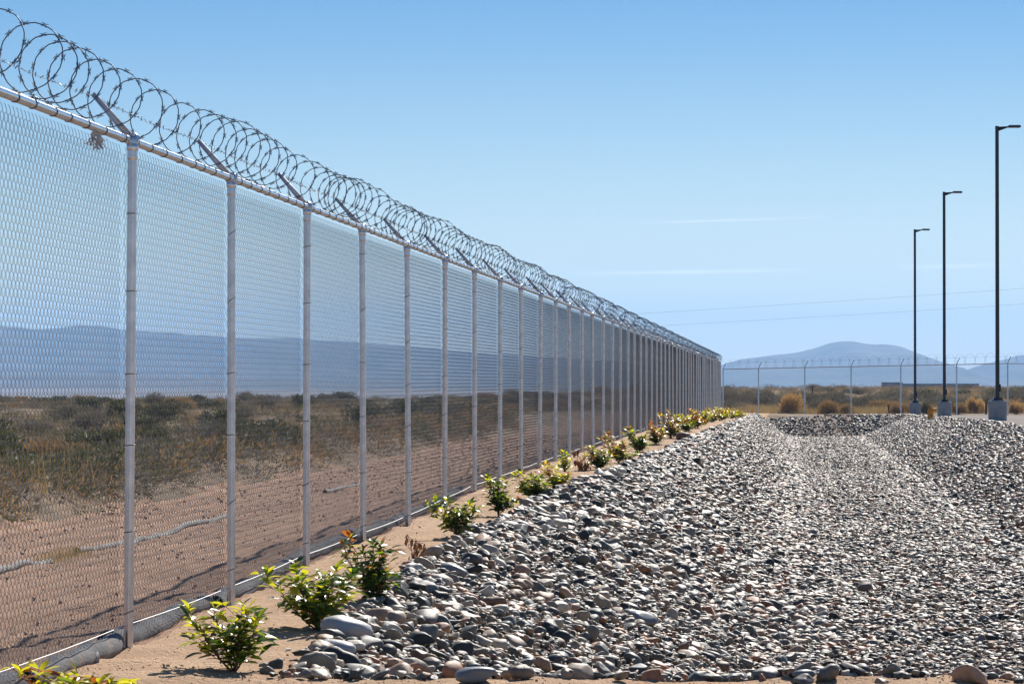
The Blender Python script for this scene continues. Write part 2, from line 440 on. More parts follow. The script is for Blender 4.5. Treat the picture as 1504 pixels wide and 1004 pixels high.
def terrain(X, Y, fine=True):
    X = np.asarray(X, float); Y = np.asarray(Y, float)
    L = X - fence_x(Y)
    g = np.interp(Y, GY, GZ)
    rz = np.interp(Y, RYs, RZs)
    # right side
    rim = rim_l(Y)
    zr = g + (rz - g) * sstep(1.0, RIMR, L)
    pl = sstep(0, 1, np.clip((L - rim) / (FOOT - rim), 0, 1)) * 0.45 + 0.55 * np.clip((L - rim) / (FOOT - rim), 0, 1)
    pr = np.clip((RIMR - L) / (RIMR - 6.9), 0, 1)
    pn = np.clip((Y - near_y(L)) / 4.0, 0, 1); pf = np.clip((FAR_ - Y) / 3.0, 0, 1)
    k = np.minimum(np.minimum(pl, pr), np.minimum(pn, pf))
    floor = -1.12
    zr = zr + (floor - zr) * k
    # left side
    lt = np.interp(L, [-9, -6.3, -5.6, -5.1, -4.7, -3.5, -2, -0.5, 0], [0.0, 0.16, 0.26, -0.06, -0.2, -0.10, -0.05, 0.0, 0.0])
    zl = g * sstep(-3.5, -0.3, L) + lt * (1 - 0.0) * sstep(160, 120, Y)
    z = np.where(L > 0, zr, zl)
    # beyond the back fence
    azm = X / np.maximum(Y, 1)
    t = sstep(-0.04, 0.06, azm)
    far = (1 - t) * (-0.1 - np.clip(Y - 150, 0, 400) / 200 * 0.45) + t * (-0.25 + np.clip(Y - 165, 0, 400) / 200 * 0.85)
    z = z + (far - z) * sstep(150, 185, Y)
    z = z - np.clip(Y - 380, 0, None) ** 1.15 * 0.012
    # roughness of the natural ground
    nat = sstep(-4.6, -6.5, L) + sstep(160, 185, Y)
    z = z + np.clip(nat, 0, 1) * 0.28 * fbm(X * 0.12, Y * 0.12, 3, 40) + np.clip(nat, 0, 1) * 0.12 * vnoise(X * 0.6, Y * 0.6, 44)
    if fine:
        z = z + 0.035 * fbm(X * 1.6, Y * 1.6, 3, 21) + 0.026 * fbm(X * 8, Y * 8, 2, 31) * sstep(60, 30, Y)
    return z


def tz(x, y): return float(terrain(np.array([x]), np.array([y]))[0])


def px2w(px, py, Y):
    """a point of the picture at depth Y"""
    return ((px - 752) / FPX * Y, Y, EYE + (HORIZON - py) / FPX * Y)


def ground_hit(px, py, y0=10.0, y1=420.0):
    """where the sight line through a point of the picture meets the terrain"""
    Ys = np.exp(np.linspace(math.log(y0), math.log(y1), 3000))
    X = (px - 752) / FPX * Ys
    zl = EYE + (HORIZON - py) / FPX * Ys
    d = zl - terrain(X, Ys)
    i = np.argmax(d < 0)
    if d[i] >= 0: i = len(Ys) - 1
    return float(X[i]), float(Ys[i])


# unseen pale ground added behind the camera to bounce light onto the posts
b = MB()
gx, gy = np.meshgrid(np.linspace(-70, 70, 60), np.linspace(-90, 9.0, 40))
I = np.arange(gx.size).reshape(gx.shape)
b.add(np.stack([gx, gy, terrain(gx, np.full_like(gy, 9.0), False) * 0 - 0.03], -1).reshape(-1, 3), np.stack([I[:-1, :-1], I[:-1, 1:], I[1:, 1:], I[1:, :-1]], -1).reshape(-1, 4))
tag(b.build('bounce_ground', M['bounce']), kind='structure')
b = MB()
gx = np.concatenate([-np.geomspace(9000, 20, 30), np.geomspace(20, 9000, 30)])
gy = np.concatenate([-np.geomspace(9000, 5, 30), [2, 8.9, 9.5, 60, 200, 414]])
gx, gy = np.meshgrid(gx, gy)
I = np.arange(gx.size).reshape(gx.shape)
b.add(np.stack([gx, gy, np.where(gy < 9, -0.3, -4.0)], -1).reshape(-1, 3), np.stack([I[:-1, :-1], I[:-1, 1:], I[1:, 1:], I[1:, :-1]], -1).reshape(-1, 4))
tag(b.build('desert_flat', M['plain']), kind='structure')
rows = [9.0]
while rows[-1] < 420: rows.append(rows[-1] + max(0.05, rows[-1] * 0.0052))
rows = np.array(rows)
Ls = np.concatenate([-np.geomspace(9, 110, 40)[::-1], np.arange(-8.8, -0.0, 0.16), np.arange(0.0, 10.0, 0.085), np.geomspace(10.1, 90, 36)])
LL, YY = np.meshgrid(Ls, rows)
XX = LL + fence_x(YY)
ZZ = terrain(XX, YY)
nr, nc = LL.shape
V = np.stack([XX, YY, ZZ], -1).reshape(-1, 3)
I = np.arange(nr * nc).reshape(nr, nc)
Q = np.stack([I[:-1, :-1], I[:-1, 1:], I[1:, 1:], I[1:, :-1]], -1).reshape(-1, 4)
lc = 0.25 * (LL[:-1, :-1] + LL[1:, 1:] + LL[:-1, 1:] + LL[1:, :-1]).ravel()
yc = 0.25 * (YY[:-1, :-1] + YY[1:, 1:] + YY[:-1, 1:] + YY[1:, :-1]).ravel()
bm = bedmask(lc, yc)
cls = np.full(len(lc), 0)
edge_l = -4.9 + 0.5 * vnoise(yc * 0.3, yc * 0, 12)
cls[(lc > edge_l) & (lc <= 0) & (yc < 168)] = 1
cls[(lc > 0) & (yc < 172)] = 2
cls[(lc > RIMR - 1.5) & (yc < 172) & (yc > 60)] = 4
cls[(yc > FAR_ - 2) & (yc < 172) & (lc > 2.5)] = 0
cls[(yc > FAR_ - 2) & (yc < 160) & (lc > RIMR - 2.5)] = 4
cls[bm > 0] = 3
names = {0: ('scrubland', 'scrubsoil'), 1: ('dirt_track', 'dirt'), 2: ('sandy_ground', 'sand'), 3: ('rock_basin', 'bed'), 4: ('gravel_ground', 'pad')}
ground = {}
for c, (nm, mt) in names.items():
    q = Q[cls == c]
    u, inv = np.unique(q.ravel(), return_inverse=True)
    b = MB(); b.add(V[u], inv.reshape(-1, 4))
    ground[nm] = tag(b.build(nm, M[mt]), kind='structure')

# far desert out to the mountains
b = MB()
fy = np.geomspace(415, 16000, 70)
fa = np.linspace(-0.6, 0.6, 70)
A2, Y2 = np.meshgrid(fa, fy)
X2 = A2 * Y2
base = terrain(X2, np.full_like(X2, 415.0), False) - 0.25
z0 = base - np.clip(Y2 - 415, 0, 1600) * 0.017
z0 = z0 + np.clip(Y2 - 2600, 0, None) * 0.0068 * (0.65 - 0.35 * np.tanh(A2 * 14)) + np.clip(Y2 - 2000, 0, 1500) / 1500 * 9 * fbm(X2 * 0.0012, Y2 * 0.0012, 3, 60)
I = np.arange(A2.size).reshape(A2.shape)
b.add(np.stack([X2, Y2, z0], -1).reshape(-1, 3), np.stack([I[:-1, :-1], I[:-1, 1:], I[1:, 1:], I[1:, :-1]], -1).reshape(-1, 4))
tag(b.build('desert_plain', M['plain']), kind='structure')


def mountain(name, D, pts, depth, seed, rough=1.0, label=None):
    pxs = np.arange(pts[0][0], pts[-1][0] + 1, 4.0)
    ridge = np.interp(pxs, [p[0] for p in pts], [p[1] for p in pts])
    ker = np.array([1, 2, 3, 2, 1]) / 9.0
    ridge = np.convolve(np.pad(ridge, 2, mode='edge'), ker, mode='valid')
    X = (pxs - 752) / FPX * D
    H = EYE + (HORIZON - ridge) / FPX * D
    t = np.concatenate([np.linspace(-1, 0, 26), np.linspace(0, 1, 10)[1:]])
    T, XX_ = np.meshgrid(t, X, indexing='ij')
    prof = np.where(T < 0, (1 + T) ** 1.25, (1 - T) ** 1.1)
    z = -40 + (H[None, :] + 40) * prof
    gull = fbm(XX_ * 0.006 + T * 0.8, T * 2.2 + seed, 5, seed)
    z = z + gull * (H[None, :] + 40) * 0.55 * rough * np.clip(np.minimum(-T, 1 + T) * 4, 0, 1) * (T < 0)
    z = z + (fbm(XX_ * 0.011, T * 0 + seed, 4, seed + 3) * D / FPX * 4.0 * rough) * np.exp(-(T / 0.2) ** 2)
    Yv = D + T * depth + 0 * XX_
    I = np.arange(T.size).reshape(T.shape)
    b = MB()
    b.add(np.stack([XX_, Yv, z], -1).reshape(-1, 3), np.stack([I[:-1, :-1], I[:-1, 1:], I[1:, 1:], I[1:, :-1]], -1).reshape(-1, 4))
    return tag(b.build(name, M['mountain']), kind='structure')


mountain('mountain_range', 9400, [(-420, 470), (-250, 482), (-120, 474), (0, 478), (55, 483), (100, 480), (150, 477), (184, 485), (275, 492), (336, 494), (452, 498), (560, 505), (650, 514), (720, 519), (800, 522), (900, 530), (1000, 538), (1100, 546), (1240, 556), (1400, 562)], 3300, 3, 0.8)
mountain('lone_mountain', 8300, [(930, 566), (1000, 553), (1066, 534), (1090, 527), (1120, 524), (1175, 517), (1195, 512), (1215, 504), (1232, 500.5), (1250, 500.5), (1270, 505), (1285, 506), (1300, 505.5), (1322, 508), (1335, 514), (1350, 529), (1375, 536), (1400, 541), (1425, 546), (1470, 556), (1560, 566)], 2300, 9, 0.35)
mountain('right_mountain', 8500, [(1340, 566), (1390, 553), (1424, 544), (1445, 533), (1462, 530), (1480, 526), (1492, 523), (1510, 521), (1600, 512), (1700, 525), (1900, 545)], 2300, 14, 0.5)
mountain('foothills', 6300, [(-420, 540), (-200, 545), (0, 547), (200, 551), (452, 559), (700, 566), (900, 572)], 2500, 21, 0.5)

# ------------------------------------------------------------------ haze
hz = bpy.data.materials.new('haze'); hz.use_nodes = True
hn, hl = hz.node_tree.nodes, hz.node_tree.links
hn.clear()
pv = hn.new('ShaderNodeVolumePrincipled')
pv.inputs['Color'].default_value = (0.29, 0.59, 1.0, 1)
pv.inputs['Density'].default_value = 0.92e-4
pv.inputs['Anisotropy'].default_value = 0.2
ho = hn.new('ShaderNodeOutputMaterial')
hl.new(pv.outputs[0], ho.inputs['Volume'])
b = MB()
b.box((0, 3500, 140), (27000, 26200, 440))
hb = b.build('haze', hz, smooth=False)
tag(hb, kind='stuff')

# ------------------------------------------------------------------ the long fence
TOPZ, TOPSLOPE = 2.60, -0.00105
SP = 3.02                                       # post spacing along Y
fdir = Vector((TH, 1, 0)).normalized()
nleft = Vector((-fdir.y, fdir.x, 0))
YAW = -math.atan(TH)
BAY = SP / fdir.y
NPOST = 51


def chain_link_mesh(width, z0, z1, rw, name):
    """one bay of woven wire: every wire a flattened spiral hooked into its neighbours"""
    A, P, D = 0.018, 0.072, 0.0050
    k = int((z1 - z0) / P)
    seg = np.array([(-1, 0, 0), (-0.86, 1, .07), (0.86, 1, .43), (1, 0, .5), (0.86, -1, .57), (-0.86, -1, .93)])
    one = np.concatenate([seg + np.array((0, 0, q)) for q in range(k)])
    one = np.concatenate([one, [(-1, 0, k)]])
    n = int(width / (2 * A))
    b = MB()
    for i in range(n):
        pts = np.stack([(i + 0.5) * 2 * A + one[:, 0] * (A + 0.0012), one[:, 1] * D, z0 + (one[:, 2] + 0.5 * (i % 2)) * P], -1)
        pts[:, 0] += rng.normal(0, 0.0006, len(pts))
        b.tube(pts, rw, 3, False, up=(0, 1, 0))
    return b.mesh(name, M['wire'])


fence = empty('chain_link_fence', (fence_x(13.28), 13.28, 0), YAW)
tag(fence, 'long tall galvanized chain-link fence with razor wire coil running beside the rock basin', 'fence')
panel_me = chain_link_mesh(BAY - 0.02, 0.085, 2.585, 0.00145, 'mesh_panel')

# posts, arms, ties (local frame: y along the fence, x to the right)
b = MB(); b.lathe([(0.0245, -0.5), (0.0245, -0.45), (0.0245, 2.495), (0.0247, 2.50), (0.0266, 2.503), (0.0268, 2.51), (0.0268, 2.595), (0.0255, 2.61), (0.020, 2.625), (0.0001, 2.628)], 18)
post_me = b.mesh('post', M['galv'])
b = MB()
p0, p1 = np.array((0.0, 0, 2.60)), np.array((-0.205, 0, 2.60 + 0.235))
d = (p1 - p0) / np.linalg.norm(p1 - p0); nrm = np.array((d[2], 0, -d[0]))
for (w0, w1, off, th, dy) in ((0.038, 0.019, 0.0, 0.003, 0.0), (0.006, 0.006, 0.018, 0.016, -0.008), (0.006, 0.006, -0.018, 0.016, -0.008)):
    o0 = p0 + nrm * off + np.array((0, dy, 0)); o1 = p1 + nrm * off * 0.5 + np.array((0, dy, 0))
    v = []
    for (o, w) in ((o0, w0), (o1, w1)):
        for (s, t_) in ((-1, -1), (1, -1), (1, 1), (-1, 1)):
            v.append(o + nrm * s * w / 2 + np.array((0, t_ * th / 2, 0)))
    b.add(np.array(v), np.array([(0, 1, 2, 3), (7, 6, 5, 4), (0, 4, 5, 1), (1, 5, 6, 2), (2, 6, 7, 3), (3, 7, 4, 0)]))
arm_me = b.mesh('barb_arm', M['galv_dull'], smooth=False)
b = MB()
an = np.linspace(0, 2 * math.pi, 13)
b.tube(np.stack([0.031 * np.cos(an), an * 0, 2.60 + 0.031 * np.sin(an)], -1), 0.008, 6, False, up=(0, 1, 0))
b.lathe([(0.028, 2.545), (0.031, 2.55), (0.031, 2.575), (0.028, 2.58)], 14)
cap_me = b.mesh('rail_loop', M['galv'])


def tie_mesh(seed):
    r_ = random.Random(seed)
    b = MB()
    z = 0.18 + r_.random() * 0.1
    while z < 2.5:
        tl = r_.uniform(-0.006, 0.02)
        pts = np.stack([0.0262 * np.cos(an), 0.0262 * np.sin(an), z + tl * np.cos(an)], -1)
        b.tube(pts, 0.0026, 4, False)
        b.tube([(0.024, -0.012, z + tl), (0.036, -0.016, z + tl + 0.004)], 0.0022, 4, False)
        z += r_.uniform(0.36, 0.46)
    return b.mesh('tie_wire', M['tie'])


ties = [tie_mesh(s) for s in range(4)]
b = MB()
b.tube(np.stack([0.0262 * np.cos(an), 0.0262 * np.sin(an), 0.009 * np.cos(an)], -1), 0.0026, 4, False)
b.tube([(0.024, -0.012, 0.008), (0.036, -0.016, 0.012)], 0.0022, 4, False)
tie1 = b.mesh('tie_wire', M['tie'])
b = MB(); b.tube(np.stack([0.0228 * np.cos(an), 0.004 * np.sin(an), 0.0228 * np.sin(an)], -1), 0.0022, 4, False, up=(0, 1, 0))
rtie1 = b.mesh('rail_tie', M['tie'])
rail_b = MB()
rail_b.tube([(0, 0, 0), (0, BAY * 0.5, 0), (0, BAY, 0)], 0.0212, 12, False)
rail_me = rail_b.mesh('top_rail', M['galv'])
rt = MB()
for q in range(8):
    y = 0.2 + q * 0.375 + random.uniform(-.05, .05)
    rt.tube(np.stack([0.0228 * np.cos(an), y + 0.004 * np.sin(an), 0.0228 * np.sin(an)], -1), 0.0022, 4, False, up=(0, 1, 0))
    if q % 2: rt.tube(np.stack([0.0226 * np.cos(an), y + 0.12 + 0.006 * np.cos(an), 0.0226 * np.sin(an)], -1), 0.0016, 4, False, up=(0, 1, 0))
railtie_me = rt.mesh('rail_tie', M['tie'])

for i in range(-1, NPOST):
    yl = i * BAY
    zt = TOPSLOPE * SP * (i - 1)
    if i < -1: continue
    p = link('post', post_me, fence, (0, yl, zt), (R(random.gauss(0, .22)), R(random.gauss(0, .28)), 0))
    link('barb_arm', arm_me, p, (0, 0, 0), (0, 0, R(random.gauss(0, 2.5))))
    link('rail_loop', cap_me, p)
    if i < 14:
        zq = 0.16 + random.random() * 0.1
        while zq < 2.5:
            link('tie_wire', tie1, p, (0, 0, zq), (0, R(random.uniform(-20, 20)), R(random.gauss(0, 8)))); zq += random.uniform(0.36, 0.46)
    else: tag(link('tie_wire', ties[i % 4], p), kind='stuff')
    if i < NPOST - 1:
        r_ = link('top_rail', rail_me, fence, (0, yl, zt + 2.60), (math.atan(TOPSLOPE), 0, 0))
        if i < 14:
            for q in range(8): link('rail_tie', rtie1, r_, (0, 0.2 + q * 0.375 + random.uniform(-.06, .06), 0))
        else: tag(link('rail_tie', railtie_me, r_, (0, random.uniform(-.05, .05), 0)), kind='stuff')
        # woven wire hangs on the far side of the posts
        mp = link('mesh_panel', panel_me, fence, (-0.034, yl + 0.01, zt), (0, R(random.gauss(0, 0.08)), R(90)))
        tag(mp, kind='stuff')

# razor coil: one irregular spiral
b = MB()
cx, cz, CR = -0.10, 0.22, 0.163
y = -BAY; th = 0.0
pts, tang = [], []
ph = random.random() * 6
while y < (NPOST - 1) * BAY:
    pitch = 0.52 * (1 + 0.33 * math.sin(y * 1.37 + ph) + 0.22 * math.sin(y * 3.1))
    n_s = 22
    for q in range(n_s):
        a = th + 2 * math.pi * q / n_s
        yy = y + pitch * q / n_s
        rr = CR * (1 + 0.05 * math.sin(yy * 2.1) + 0.035 * math.sin(yy * 5.7 + 1))
        wob = 0.018 * math.sin(yy * 1.1)
        tiltk = 0.05 * math.sin(yy * 0.9 + 2)
        pts.append((cx + rr * math.cos(a), yy + rr * math.sin(a) * tiltk * 2, 2.60 + TOPSLOPE * (yy + 0) + cz + wob + rr * math.sin(a)))
    y += pitch; th += 2 * math.pi
pts = np.array(pts)
b.tube(pts, 0.003, 5, False, up=(0, 1, 0))
b.build('razor_coil', M['razor'], fence)
tg = np.gradient(pts, axis=0); tg /= np.linalg.norm(tg, axis=1)[:, None]
bq = MB()
for sg in (-1, 1):
    for e_ in (-1, 1):
        bq.add([(0.003 * sg, 0.001 * e_, .0015), (0.0075 * sg, 0.002 * e_, 0), (0.010 * sg, 0.024 * e_, 0), (0.003 * sg, 0.008 * e_, -.0015)], np.array([(0, 1, 2, 3)]))
barb_me = bq.mesh('razor_barb', M['razor'], smooth=False)
BVv = np.concatenate(bq.v); BVf = np.concatenate(bq.f)
far_b = MB(); acc = 0.0; nb_ = 0
for q in range(1, len(pts) - 1):
    acc += np.linalg.norm(pts[q] - pts[q - 1])
    if acc < 0.088: continue
    acc = 0
    t_ = tg[q]; c = pts[q]
    rad = np.cross(t_, (0, 1, 0)); rad /= np.linalg.norm(rad)
    ax = np.cross(t_, rad)
    spin = random.uniform(-0.5, 0.5)
    u = rad * math.cos(spin) + ax * math.sin(spin)
    w = np.cross(u, t_)
    Rm = np.stack([u, t_, w], 1)
    if nb_ < 300:                       # the nearest barbs one by one
        link('razor_barb', barb_me, fence, tuple(c), Matrix(Rm.tolist()).to_euler()); nb_ += 1
    else: far_b.add(BVv @ Rm.T + c, BVf)
tag(far_b.build('razor_barb', M['razor'], fence, smooth=False), kind='stuff')

# barbed strand along the arm tips
b = MB()
ys = np.arange(-BAY, (NPOST - 1) * BAY, BAY / 8)
zz = 2.835 + TOPSLOPE * ys - 0.012 * np.sin((ys / BAY % 1) * math.pi)
b.tube(np.stack([np.full_like(ys, -0.203), ys, zz], -1), 0.0017, 3, False)
for yb in np.arange(-BAY, (NPOST - 1) * BAY, 0.125):
    zb = 2.835 + TOPSLOPE * yb - 0.012 * math.sin((yb / BAY % 1) * math.pi)
    for q in range(2):
        a = random.uniform(0, 6.28); dv = np.array((math.cos(a), random.uniform(-.4, .4), math.sin(a))) * 0.012
        c = np.array((-0.203, yb + q * 0.006, zb))
        b.tube([c - dv, c + dv], 0.0015, 3, False)
b.build('barbed_wire', M['razor'], fence)
# bottom tension wire, following the ground
b = MB()
wys = np.arange(-BAY, (NPOST - 1) * BAY + 0.01, BAY)
wz = np.array([max(0.128, float(np.interp(13.28 + yy * fdir.y, GY, GZ)) + 0.075) for yy in wys])
ysf = np.arange(-BAY, (NPOST - 1) * BAY, BAY / 6)
b.tube(np.stack([np.full_like(ysf, -0.022), ysf, np.interp(ysf, wys, wz) - 0.008 * np.sin((ysf / BAY % 1) * math.pi)], -1), 0.0027, 4, False)
b.build('tension_wire', M['tension'], fence)

# shredded plastic on the wire
b = MB()
for q in range(16):
    x0 = random.uniform(-0.03, 0.03)
    n_ = 6
    pp = np.array([(x0 + random.gauss(0, .006) * s, random.gauss(0, .006) * s, -0.1 * s / n_ * random.uniform(.7, 1.1)) for s in range(n_)])
    w = random.uniform(.003, .006)
    v = np.concatenate([pp - (w, 0, 0), pp + (w, 0, 0)])
    f = np.array([(s, s + 1, n_ + s + 1, n_ + s) for s in range(n_ - 1)])
    b.add(v, f)
X, Y, Z = px2w(140, 193, 15.6)
o = b.build('plastic_scrap', M['plastic'], None, (X, Y, Z), (0, 0, R(20)))
tag(o, 'torn grey plastic scrap snagged under the coil left of the nearest full post', 'plastic scrap')

# ------------------------------------------------------------------ fabric tubes on the ground


def wattle(L0, y0, y1, r, seed, label, group=None, lift=0.0, ends=True):
    r_ = random.Random(seed)
    n = max(8, int((y1 - y0) / 0.11))
    ys = np.linspace(y0, y1, n)
    ls = L0 + (0.05 if L0 > -1 else 0.02) * vnoise(ys * 0.8, ys * 0 + seed, seed) + 0.02 * vnoise(ys * 2.5, ys * 0, seed)
    xs = fence_x(ys) + ls
    rr = r * (1 + 0.10 * vnoise(ys * 3.3, ys * 0 + seed, seed + 5) + 0.09 * vnoise(ys * 9, ys * 0, seed + 9))
    zs = terrain(xs, ys) + rr * 0.5 + lift + 0.02 * vnoise(ys * 1.3, ys * 0, seed + 2)
    p = np.stack([xs, ys, zs], -1)
    root = empty('erosion_tube', (xs[0], ys[0], float(zs[0] - rr[0])))
    off = np.array(root.location)
    b = MB(); b.tube(p - off, rr, 14, False)
    b.build('sleeve', M['wattle_pale' if L0 < -1 else 'wattle'], root)
    for k, e in ((0, -1), (-1, 1)):
        q = MB()
        dirv = p[1] - p[0] if e < 0 else p[-1] - p[-2]
        dirv = dirv / np.linalg.norm(dirv)
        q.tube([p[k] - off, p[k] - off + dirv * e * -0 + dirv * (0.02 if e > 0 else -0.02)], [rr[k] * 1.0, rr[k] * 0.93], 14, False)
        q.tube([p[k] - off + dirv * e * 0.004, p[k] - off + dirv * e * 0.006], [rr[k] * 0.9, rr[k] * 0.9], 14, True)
        q.build('tube_end', M['hollow_shade'], root)
    tag(root, label, 'erosion tube', group)
    return root


wattle(-0.10, 11.0, 14.3, 0.056, 1, 'grey tube lying under the fence bottom at the lower left corner', 'grey tubes under the fence')
wattle(-0.075, 14.42, 16.22, 0.056, 2, 'grey fabric tube with dark open end just left of the nearest post', 'grey tubes under the fence')
wattle(-0.12, 16.42, 19.1, 0.054, 3, 'grey fabric tube under the mesh between the two nearest posts', 'grey tubes under the fence')
wattle(-0.10, 19.35, 22.2, 0.052, 4, 'grey fabric tube under the mesh just right of the second post', 'grey tubes under the fence')
wattle(-0.12, 22.35, 25.2, 0.058, 5, 'grey fabric tube under the mesh from third to fourth post', 'grey tubes under the fence')
wattle(-0.12, 25.3, 28.4, 0.055, 6, 'grey fabric tube under the mesh from fourth to fifth post', 'grey tubes under the fence')
wattle(-0.12, 28.5, 34.0, 0.05, 7, 'long grey fabric tube under the mesh past the fifth post', 'grey tubes under the fence')
wattle(-2.45, 19.5, 25.2, 0.030, 8, 'pale tube across the dirt behind the fence, left of the nearest post', 'pale tubes on the dirt track')
wattle(-2.42, 26.0, 27.8, 0.027, 9, 'short pale tube on the dirt track left of the nearest post with gap before it', 'pale tubes on the dirt track')
wattle(-2.38, 28.0, 33.0, 0.030, 10, 'pale tube on the dirt track seen between the two nearest posts', 'pale tubes on the dirt track')
wattle(-2.35, 39.5, 43.0, 0.028, 12, 'pale tube on the dirt track seen between fourth and fifth posts', 'pale tubes on the dirt track')

# ------------------------------------------------------------------ stones


def ico(sub):
    import bmesh
    bm_ = bmesh.new(); bmesh.ops.create_icosphere(bm_, subdivisions=sub, radius=1.0)
    bm_.verts.ensure_lookup_table()
    v = np.array([x.co[:] for x in bm_.verts]); f = np.array([[q.index for q in x.verts] for x in bm_.faces])
    bm_.free()
    return v, f


IV2, IF2 = ico(3)
IV1, IF1 = ico(1)


def stone_shape(seed, v=IV2, facets=None):
    r_ = np.random.default_rng(seed)
    d = v.copy()
    a = np.array([1.0, r_.uniform(0.55, 0.9), r_.uniform(0.27, 0.5)])
    e = r_.uniform(1.9, 2.8)
    q = (np.abs(d / a) ** e).sum(1) ** (-1 / e)
    p = d * q[:, None]
    # a few flat facets make it a cobble rather than an egg
    for k in range(r_.integers(5, 11) if facets is None else facets):
        n = r_.normal(size=3); n /= np.linalg.norm(n)
        h = (p @ n); lim = h.max() * r_.uniform(0.5, 0.86)
        over = np.clip(h - lim, 0, None)
        p = p - n[None, :] * over[:, None] * 0.94
    for k in range(5):
        n = r_.normal(size=3) * r_.uniform(1.5, 4.5); o = r_.uniform(0, 6)
        p = p * (1 + 0.04 * np.sin(p @ n + o))[:, None]
    return p


protos = []
for s in range(26):
    b = MB(); b.add(stone_shape(100 + s), IF2)
    protos.append(b.mesh('stone', M['stone']))


def scatter(n_per, Y0, Y1, L0, L1, size, sig, margin=0.0, edge_only=None):
    """random points in the basin: returns L, Y, half length"""
    n = int(n_per * (Y1 - Y0) * (L1 - L0))
    Y = rng.uniform(Y0, Y1, n); L = rng.uniform(L0, L1, n)
    X = L + fence_x(Y)
    inside = bedmask(L, Y) > margin
    vis = (np.abs(X / Y) < 0.19)
    k = inside & vis
    if edge_only is not None:
        k &= bedmask(L, Y) < edge_only
    s = size * np.exp(rng.normal(0, sig, n))
    return L[k], Y[k], s[k]


sets = [scatter(16, 14.1, 22, 0.3, RIMR, 0.026, 0.5, -0.22),
        scatter(520, 14.3, 30, 0.3, RIMR, 0.027, 0.44, -0.02),
        scatter(70, 14.3, 32, 0.3, RIMR, 0.043, 0.30, 0.0),
        scatter(6, 14.3, 32, 0.3, RIMR, 0.07, 0.22, 0.05),
        scatter(16, 14.3, 60, 0.3, RIMR, 0.055, 0.30, 0.0, 0.6),
        scatter(300, 30, 55, 0.3, RIMR, 0.039, 0.48, -0.02),
        scatter(30, 30, 60, 0.3, RIMR, 0.058, 0.28, 0.0),
        scatter(170, 55, 90, 0.3, RIMR + .3, 0.052, 0.40, -0.02),
        scatter(120, 90, 151, 0.3, RIMR + .6, 0.064, 0.42, -0.05),
        scatter(40, 146, 151, 0.3, RIMR + .6, 0.09, 0.3, 0.0),
        scatter(9, 60, 151, 0.3, RIMR + .6, 0.085, 0.3, 0.0)]
SL = np.concatenate([s[0] for s in sets]); SY = np.concatenate([s[1] for s in sets]); SS = np.concatenate([s[2] for s in sets])
SX = SL + fence_x(SY)
# the trickle line along the basin floor carries finer stones
fl = np.exp(-((SL - VAL) / 1.35) ** 2) * sstep(15, 24, SY)
SS = SS * 1.15 * (1 - 0.18 * fl)
keep = ~((SS > 0.085) & (fl > 0.4)) & (rng.random(len(SS)) > 0.42 * fl)
SX, SY, SS, SL, fl = SX[keep], SY[keep], SS[keep], SL[keep], fl[keep]
SS = np.clip(SS, 0.012, 0.105)
big = SS > 0.046
SZ = terrain(SX, SY) + np.where(big, SS * 0.30, SS * rng.uniform(-0.15, 0.75, len(SS)))
nS = len(SS)
ROT = np.stack([rng.normal(0, 0.36, nS), rng.normal(0, 0.36, nS), rng.uniform(0, 6.283, nS)], -1)
SCL = SS[:, None] * np.stack([np.ones(nS), rng.uniform(0.85, 1.1, nS), rng.uniform(0.8, 1.25, nS)], -1)
PICK = rng.integers(0, len(protos), nS)
print('stones', nS)
# larger ones must not swallow each other: thin out the big ones that overlap
order = np.argsort(-SS / SY)
cand = order[:14000]
grid = {}
alive = np.ones(nS, bool)
for i in cand:
    if SS[i] < 0.042: continue
    kx, ky = int(SX[i] / 0.35), int(SY[i] / 0.35)
    ok = True
    for a_ in (-1, 0, 1):
        for c_ in (-1, 0, 1):
            for j in grid.get((kx + a_, ky + c_), ()):
                if (SX[i] - SX[j]) ** 2 + (SY[i] - SY[j]) ** 2 < (0.72 * (SS[i] + SS[j])) ** 2: ok = False
    if ok: grid.setdefault((kx, ky), []).append(i)
    else: alive[i] = False

# single boulders one would point at
boulders = []


def boulder(px, py, wpx, seed, mat, label, rot=(0, 0, 0), flat=1.0, sink=0.25, ymax=420):
    x, y = ground_hit(px, py, 10, ymax)
    s = wpx / 2 / FPX * y
    b = MB(); b.add(stone_shape(seed, facets=2) * np.array((s, s, s * flat)), IF2)
    o = b.build('river_rock', M[mat], None, (x, y, tz(x, y) + s * 0.22 * flat + 0.01), rot)
    tag(o, label, 'rock')
    boulders.append((x, y, s))


boulder(508, 934, 84, 201, 'stone_pale', 'large pale flat-topped river rock at the front left corner of the rock bed', (0.0, 0.18, 0.3), 1.05, -0.1)
boulder(497, 962, 62, 202, 'stone_pale', 'rounded pale rock just below the large flat-topped one', (0.1, 0.1, 0.1), 1.0)
boulder(936, 916, 62, 203, 'stone_grey', 'smooth grey oval river rock lying alone among smaller stones right of the middle', (0.0, 0.12, -0.3), 1.0, -0.1)
boulder(702, 999, 64, 204, 'stone_grey', 'flat grey rock half out on the sand at the bottom edge', (0.0, 0.0, 0.1), 0.8)
boulder(765, 996, 40, 205, 'stone_brown', 'squat dark brown rock on the sand at the bottom edge', (0.05, 0.0, 0.5), 1.5)
boulder(716, 879, 30, 206, 'stone_pale', 'upright wedge of pale grey rock on the left slope', (0.0, -0.9, 0.5), 1.2, -0.5)
boulder(667, 846, 44, 207, 'stone_grey', 'broad grey rounded rock on the rim below the dead brown sprig', (0, 0.15, 0.2), 1.2)
boulder(634, 982, 34, 208, 'stone_brown', 'speckled brown blocky rock at the front edge of the bed', (0.1, 0.0, 0.2), 1.3)
